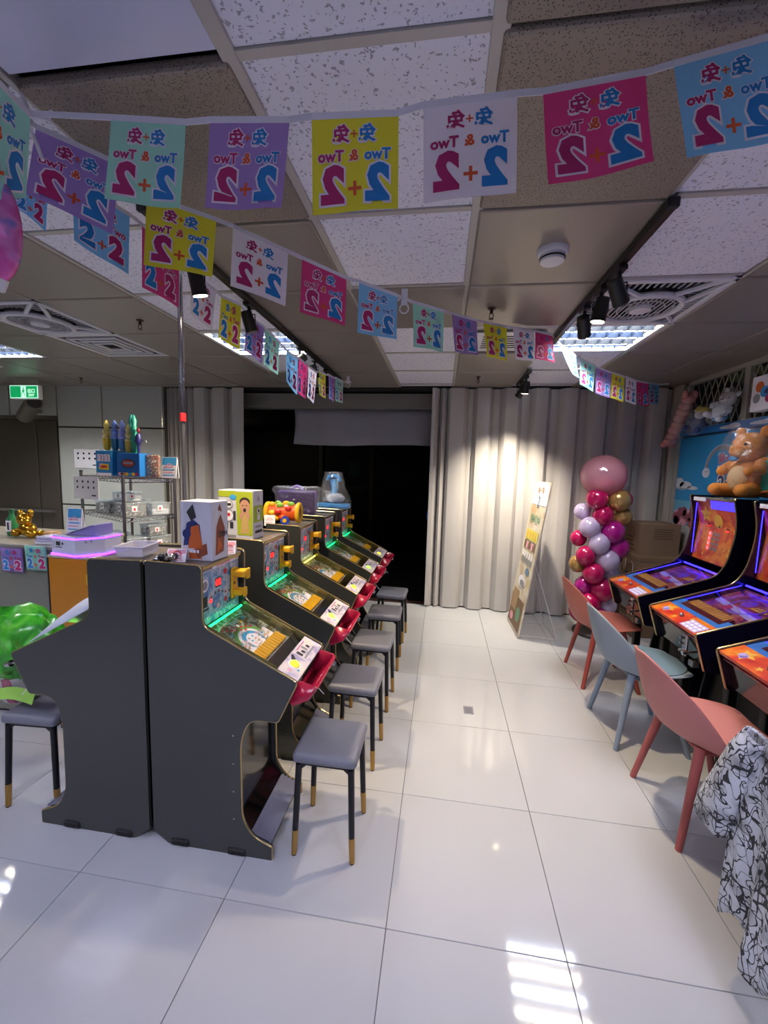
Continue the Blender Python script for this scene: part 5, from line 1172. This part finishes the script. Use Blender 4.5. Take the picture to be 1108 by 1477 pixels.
bl = [(640, 455, 67, bmg, 0), (770, 460, 67, bgo, 0), (835, 460, 55, bmg, 2), (585, 545, 52, bwh, 1.6), (683, 560, 63, bmg, 0), (808, 563, 58, bgo, .6), (615, 640, 65, bwh, .2), (750, 662, 70, bfu, 0), (820, 640, 45, bwh, 2), (572, 722, 52, bmg, 1.5), (670, 740, 66, bwh, -.2), (797, 762, 66, bfu, .4), (605, 825, 62, bmg, .2), (733, 845, 67, bwh, -.2), (800, 835, 50, bfu, 1.5), (575, 890, 55, bgo, 1.2), (652, 932, 66, bmg, -.2), (770, 940, 60, bwh, .8), (715, 1040, 72, bmg, -.1), (625, 1030, 62, bfu, 1), (790, 1050, 60, bgo, 1.2), (650, 1130, 66, bmg, 0), (760, 1140, 62, bwh, .5), (600, 1190, 72, bmg, .3), (700, 1215, 68, bfu, .2), (780, 1200, 60, bmg, 1.2)]
for x, y, r, m_, dd in bl:
    d = .07+.075*dd; wx = (x-700)*S*(1); wz = 1.60-(y-295)*S*.995
    R_ = max(.05, r*S*1.0); c = Vector((wx, -.13+d, max(R_+.04, wz)))
    bm = B(); sph(bm, c, (R_, R_, R_*1.05), 18, 12); b_o = obj('balloon', bm, m_, t, smooth=True)
k_ = clear('pink clear balloon', 'eeb0c4', .14, .08, 6, .36)
obj('big_balloon', sph(B(), (-.03, .0, 1.575), (.205, .205, .20), 28, 18), k_, t, smooth=True, label='large translucent pink balloon')
obj('inner_confetti', sph(B(), (-.02, 0, 1.49), (.11, .10, .07), 14, 9), P('pink confetti cloud', 'cf5a86', .7), t, smooth=True)
kraft = P('kraft cardboard', '7d6450', .75, var=.05, vscale=4); tapeb = P('packing tape', '8a7358', .3, coat=.3)
for k, lb in enumerate(('bottom cardboard box of the stack in the back right corner', 'middle cardboard box of the stack with white strap', 'top cardboard box of the stack in the back right corner')):
    t = thing('cardboard_box', lb, 'box', (2.03+.003*k, 2.94+.004*k, .378*k), -.02+.02*k, 'cardboard boxes by the partition')
    obj('carton', bx(B(), 0, .36, 0, .32, 0, .374, .003, 1), kraft, t); obj('tape', bx(B(), -.0015, .3615, -.0015, .3215, .16 if k < 2 else .04, .20 if k < 2 else .07), tapeb, t)
    obj('flap', bx(B(), .0, .36, .158, .162, .374, .3755), inkp, t)
    pr = Print(frame((-.001, .32, 0), (0, -1, 0), (0, 0, 1))); 
    for r_ in range(4): pr.rect(.05, .10+.04*r_, .25-.03*r_, .115+.04*r_, P('box print', '54402f', .8), 1)
    pr.ring(.16, .27, .05, .055, P('box print', '54402f', .8), 1); pr.build('side_print', t)
    pr = Print(frame((0, -.001, 0), (1, 0, 0), (0, 0, 1)))
    for r_ in range(5): pr.rect(.12, .23+.022*r_, .30-.02*(r_ % 2), .238+.022*r_, P('box print', '54402f', .8), 1)
    pr.build('front_print', t)
    if k == 1: obj('strap', tube(B(), [(-.006, .24, .36), (-.006, .22, .05), (-.006, .08, .04), (-.006, .07, .34), (-.006, .12, .36)], .004, 5), wr, t)
# ================================================================ RIGHT: plush toys and picture
def bag_over(t, c, r, rot=None, seed=1): obj('clear_bag', crumple(sph(B(), c, r, 18, 12, rot), .008, seed), clearf, t, label='clear plastic bag')
def limb(pts, rad, seg=10): 
    bm = tube(B(), pts, rad, seg); sph(bm, pts[0], rad[0] if isinstance(rad, list) else rad, 10, 7); sph(bm, pts[-1], rad[-1] if isinstance(rad, list) else rad, 10, 7); return bm
def plush(name, label, loc, rz, s, main, accents, tilt=0, hang=False, seed=3):
    """soft toy facing local -y: body, head, muzzle, ears, arms, legs, eyes"""
    t = thing(name, label, 'soft toy', loc, rz); R = Matrix.Rotation(tilt, 4, 'Y')
    V = lambda x, y, z: R @ Vector((x*s, y*s, z*s))
    bmx = B(); sph(bmx, V(0, 0, .30), (.24*s, .2*s, .30*s), 18, 12, (0, tilt, 0)); sph(bmx, V(0, -.04, .22), (.2*s, .18*s, .2*s), 16, 10, (0, tilt, 0)); obj('body', bmx, main, t, smooth=60)
    obj('head', sph(B(), V(0, -.02, .72), (.24*s, .21*s, .22*s), 18, 12, (0, tilt, 0)), main, t, smooth=True)
    obj('muzzle', sph(B(), V(0, -.21, .66), (.11*s, .09*s, .08*s), 12, 8), accents.get('muzzle', main), t, smooth=True)
    for q in (-1, 1):
        obj('ear', sph(B(), V(q*.17, .0, .93), (.07*s, .05*s, .10*s), 10, 8, (0, tilt+q*.3, 0)), accents.get('ear', main), t, smooth=True)
        obj('eye', sph(B(), V(q*.09, -.205, .76), .022*s, 8, 6), inkp, t, smooth=True)
        obj('arm', limb([V(q*.20, -.04, .48), V(q*.27, -.12, .40), V(q*.2, -.22, .38)], [.08*s, .075*s, .07*s]), main, t, smooth=True)
        obj('leg', limb([V(q*.13, -.06, .12), V(q*.19, -.2, .10), V(q*.2, -.30, .11)], [.12*s, .10*s, .095*s]), accents.get('leg', main), t, smooth=True)
    return t, V
opl = P('orange plush', 'd98a3c', .9, bump=.2, bscale=250); tealp = P('teal cloth', '3fb0a0', .7); cream_ = P('cream plush', 'dcb98a', .9)
t, V = plush('orange_soft_toy', 'large orange soft toy in clear bag on top of right machines', (2.19, 1.87, 1.459), -1.3, .47, opl, {})
obj('belly_patch', sph(B(), V(0, -.16, .28), (.07, .045, .085), 14, 9), cream_, t, smooth=True); obj('tail', limb([V(.1, .15, .12), V(.30, .28, .07), V(.55, .2, .06)], [.05, .04, .02]), opl, t, smooth=True)
obj('teal_cape', prism(B(), [(V(.16, 0, .55).x, V(.16, 0, .55).z), (V(.5, 0, .50).x, V(.5, 0, .5).z), (V(.44, 0, .16).x, V(.44, 0, .16).z), (V(.2, 0, .1).x, V(.2, 0, .1).z)], -.02, .0), tealp, t, label='teal cloth cape')
obj('cape_rim', tube(B(), [V(.16, -.03, .57), V(.52, -.03, .52), V(.46, -.03, .14), V(.2, -.03, .08)], .012, 7), opl, t, smooth=True); obj('blue_bib', sph(B(), V(-.05, -.22, .56), (.035, .018, .02), 10, 7), blue, t, smooth=True)
bag_over(t, V(0.02, -.04, .60), (.17, .155, .255), None, 9)
wpl = P('white plush', 'd6d6de', .85, bump=.1, bscale=200)
t, V = plush('white_soft_toy', 'white soft toy with blue clothes in clear bag, hung on grille', (2.33, 2.53, 2.06), -.95, .25, wpl, {}, tilt=.45)
obj('blue_skirt', sph(B(), V(.06, .02, .12), (.055, .05, .035), 12, 8), P('toy light blue', '3f9ad8', .4), t, smooth=True); obj('mouth', sph(B(), V(-.02, -.3, .66), (.012, .004, .004), 8, 6), inkp, t); obj('hook', tube(B(), [V(.2, .1, .9), V(.25, .35, 1.1)], .002, 4), chrome, t); bag_over(t, V(0, -.03, .45), (.09, .09, .155), (0, .45, 0), 10)
ypl = P('yellow plush', 'cfc04a', .8); bpl = P('dark blue plush', '24407a', .7)
t, V = plush('blue_yellow_soft_toy', 'dark blue and white soft toy with yellow hat in clear bag', (2.34, 2.83, 1.99), -.85, .22, bpl, {'muzzle': wpl, 'ear': ypl}, tilt=.3)
obj('yellow_hat', sph(B(), V(.0, 0, .88), (.062, .058, .03), 14, 8), ypl, t, smooth=True); obj('white_face', sph(B(), V(0, -.12, .70), (.042, .03, .04), 12, 8), wpl, t, smooth=True); obj('hook', tube(B(), [V(.1, .1, .9), V(.2, .5, 1.2)], .002, 4), chrome, t); bag_over(t, V(0, -.03, .5), (.085, .08, .14), (0, .3, 0), 12)
ppl = P('pink plush', 'c07f80', .85)
t = thing('pink_soft_toy', 'long knobbly pink soft toy in clear bag in the corner', 'soft toy', (2.32, 3.03, 1.93))
pts = [Vector((-.0, .13-.035*k, .0+.052*k)) for k in range(8)]
for k, p in enumerate(pts): obj('segment', sph(B(), p, (.06, .062-.002*k, .045), 14, 9), ppl, t, smooth=True)
for q in (-.035, .03): obj('foot', sph(B(), pts[0]+Vector((q, .03, -.03)), (.035, .035, .03), 10, 8), ppl, t, smooth=True)
for q in (-.04, .035): obj('ear', sph(B(), pts[-1]+Vector((q-.0, -.02, .035)), (.03, .03, .04), 10, 8), ppl, t, smooth=True)
obj('hook', tube(B(), [pts[4]+Vector((.03, 0, 0)), (.15, -.02, .25)], .002, 4), chrome, t); bag_over(t, (0, -.0, .17), (.08, .10, .26), (.56, 0, 0), 14)
t = thing('picture_box', 'white picture box with coloured stickers mounted over the grille', 'picture', (2.37, 1.72, 2.08))
obj('box', bx(B(), 0, .08, 0, .49, 0, .25, .004, 1), offw, t)
pr = Print(lambda u, v, l: Vector((-.0008*l, .49-u, v)))
pr.disc(.08, .17, .04, orange, 1, 10); pr.disc(.06, .09, .035, greyp, 1, 10); pr.disc(.13, .13, .04, skyp, 2, 12); pr.disc(.17, .08, .03, magenta, 1, 10); pr.disc(.23, .18, .05, magenta, 1, 12); pr.disc(.23, .175, .033, pinkp, 2, 10); pr.disc(.15, .13, .02, navyp, 3, 8); pr.rect(.2, .08, .26, .09, inkp, 2); pr.rect(.2, .05, .25, .06, inkp, 2); pr.disc(.35, .14, .06, P('sticker blue', '4a7ab8', .6), 1, 12); pr.disc(.43, .08, .04, yellowp, 1, 12); pr.build('stickers', t)
# floor socket
t = thing('floor_socket', 'small square metal socket plate set in the aisle floor', 'socket', (.366, 1.38, 0)); obj('plate', bx(B(), -.032, .032, -.045, .045, 0, .002, .0008, 1), P('socket steel', '9a9aa4', .4, .5), t); obj('lid', bx(B(), -.022, .022, -.03, .03, .002, .0032), P('socket grey', '83838f', .4, .4), t)
# ================================================================ JACKET OVER THE NEAR CHAIR
shell_chair('blue-grey shell chair at the right edge under the printed jacket', (1.235, .0, 0), bg, bgl, 0)
jm = P('scribble print cloth', 'c9ccd2', .85)
nt = jm.node_tree; b = nt.nodes['Principled BSDF']; L = nt.links
tc = nt.nodes.new('ShaderNodeTexCoord')
def band(scale, lo, hi, dist, stretch, detail=0):
    mp_ = nt.nodes.new('ShaderNodeMapping'); mp_.inputs['Scale'].default_value = stretch; L.new(tc.outputs['Object'], mp_.inputs['Vector'])
    n = nt.nodes.new('ShaderNodeTexNoise'); n.inputs['Scale'].default_value = scale; n.inputs['Distortion'].default_value = dist; n.inputs['Detail'].default_value = detail; L.new(mp_.outputs['Vector'], n.inputs['Vector'])
    c = nt.nodes.new('ShaderNodeMath'); c.operation = 'COMPARE'; c.inputs[1].default_value = (lo+hi)/2; c.inputs[2].default_value = (hi-lo)/2; L.new(n.outputs['Fac'], c.inputs[0])
    v = nt.nodes.new('ShaderNodeMath'); v.operation = 'SUBTRACT'; v.inputs[0].default_value = 1; L.new(c.outputs[0], v.inputs[1]); return v.outputs[0]
def mixc(bt, a, b_, f=1):
    m = nt.nodes.new('ShaderNodeMix'); m.data_type = 'RGBA'; m.blend_type = bt; m.inputs[0].default_value = f
    L.new(a, m.inputs[6]) if not isinstance(a, tuple) else setattr(m.inputs[6], 'default_value', a); L.new(b_, m.inputs[7]) if not isinstance(b_, tuple) else setattr(m.inputs[7], 'default_value', b_)
    return m.outputs[2]
a_ = band(27, .462, .508, .4, (1, 1.5, 1)); c_ = band(34, .57, .63, .5, (1, 1.6, .5)); d_ = band(14, .34, .39, 1, (1, .6, 1.5), 0)
ink = mixc('MULTIPLY', mixc('MULTIPLY', a_, c_), d_)
gp = nt.nodes.new('ShaderNodeTexNoise'); gp.inputs['Scale'].default_value = 11; gp.inputs['Detail'].default_value = 6; L.new(tc.outputs['Object'], gp.inputs['Vector'])
gr = nt.nodes.new('ShaderNodeValToRGB'); gr.color_ramp.elements[0].position = .5; gr.color_ramp.elements[0].color = lin('c9ccd2'); gr.color_ramp.elements[1].position = .68; gr.color_ramp.elements[1].color = lin('77787c'); L.new(gp.outputs['Fac'], gr.inputs['Fac'])
L.new(mixc('MULTIPLY', gr.outputs['Color'], ink, .93), b.inputs['Base Color'])
t = thing('printed_jacket', 'white jacket with black scribble print draped over the near chair', 'jacket', (1.08, .0, 0))
def drape(bm, ys, prof_fn, nt_=26):
    g = []
    for y in ys: g.append([bm.verts.new(prof_fn(y, k/nt_)) for k in range(nt_+1)])
    for a, b in zip(g, g[1:]):
        for k in range(nt_): bm.faces.new((a[k], a[k+1], b[k+1], b[k]))
    return bm
def body(y, s):
    # s 0 = front hem, .72 = ridge, 1 = rear
    yy = y
    if s < .72:
        q = s/.72; z = .17+.65*q; hang = 1-q
        x = .02-.01*hang+.022*math.sin(y*42+2*q)*hang+.012*math.sin(y*90)*hang
        z += .05*math.sin(y*30)*hang*(1-q)
        yy = y-.015*hang
    else:
        q = (s-.72)/.28; z = .82+.018*math.sin(q*PI)-.30*q*q; x = .02+.13*q
    z -= max(0, -y)*.08
    return Vector((x, yy, z))
o = obj('jacket_body', drape(B(), [.10-.42*i/30 for i in range(31)], body), jm, t, smooth=60); o.modifiers.new('thick', 'SOLIDIFY').thickness = .006
bm = B(); rings = []
cpath = [Vector((.02, .055, .815)), Vector((.01, .08, .74)), Vector((-.0, .105, .64)), Vector((-.005, .13, .55)), Vector((-.005, .15, .48)), Vector((-.005, .16, .45))]
ra = [(.025, .035), (.03, .045), (.034, .052), (.038, .06), (.04, .066), (.04, .068)]
for k, (p_, (r1, r2)) in enumerate(zip(cpath, ra)):
    d = (cpath[min(k+1, 5)]-cpath[max(k-1, 0)]).normalized(); a = d.cross(Vector((1, 0, 0))).normalized(); c = d.cross(a)
    rings.append([bm.verts.new(p_+a*(r2*(1+.07*math.sin(5*q+k)))*math.cos(q)+c*(r1*(1+.1*math.sin(3*q+k*1.7)))*math.sin(q)) for q in [2*PI*i/20 for i in range(20)]])
for a, b in zip(rings, rings[1:]):
    for i in range(20): bm.faces.new((a[i], a[(i+1) % 20], b[(i+1) % 20], b[i]))
o = obj('sleeve', bm, jm, t, smooth=60); o.modifiers.new('thick', 'SOLIDIFY').thickness = .005
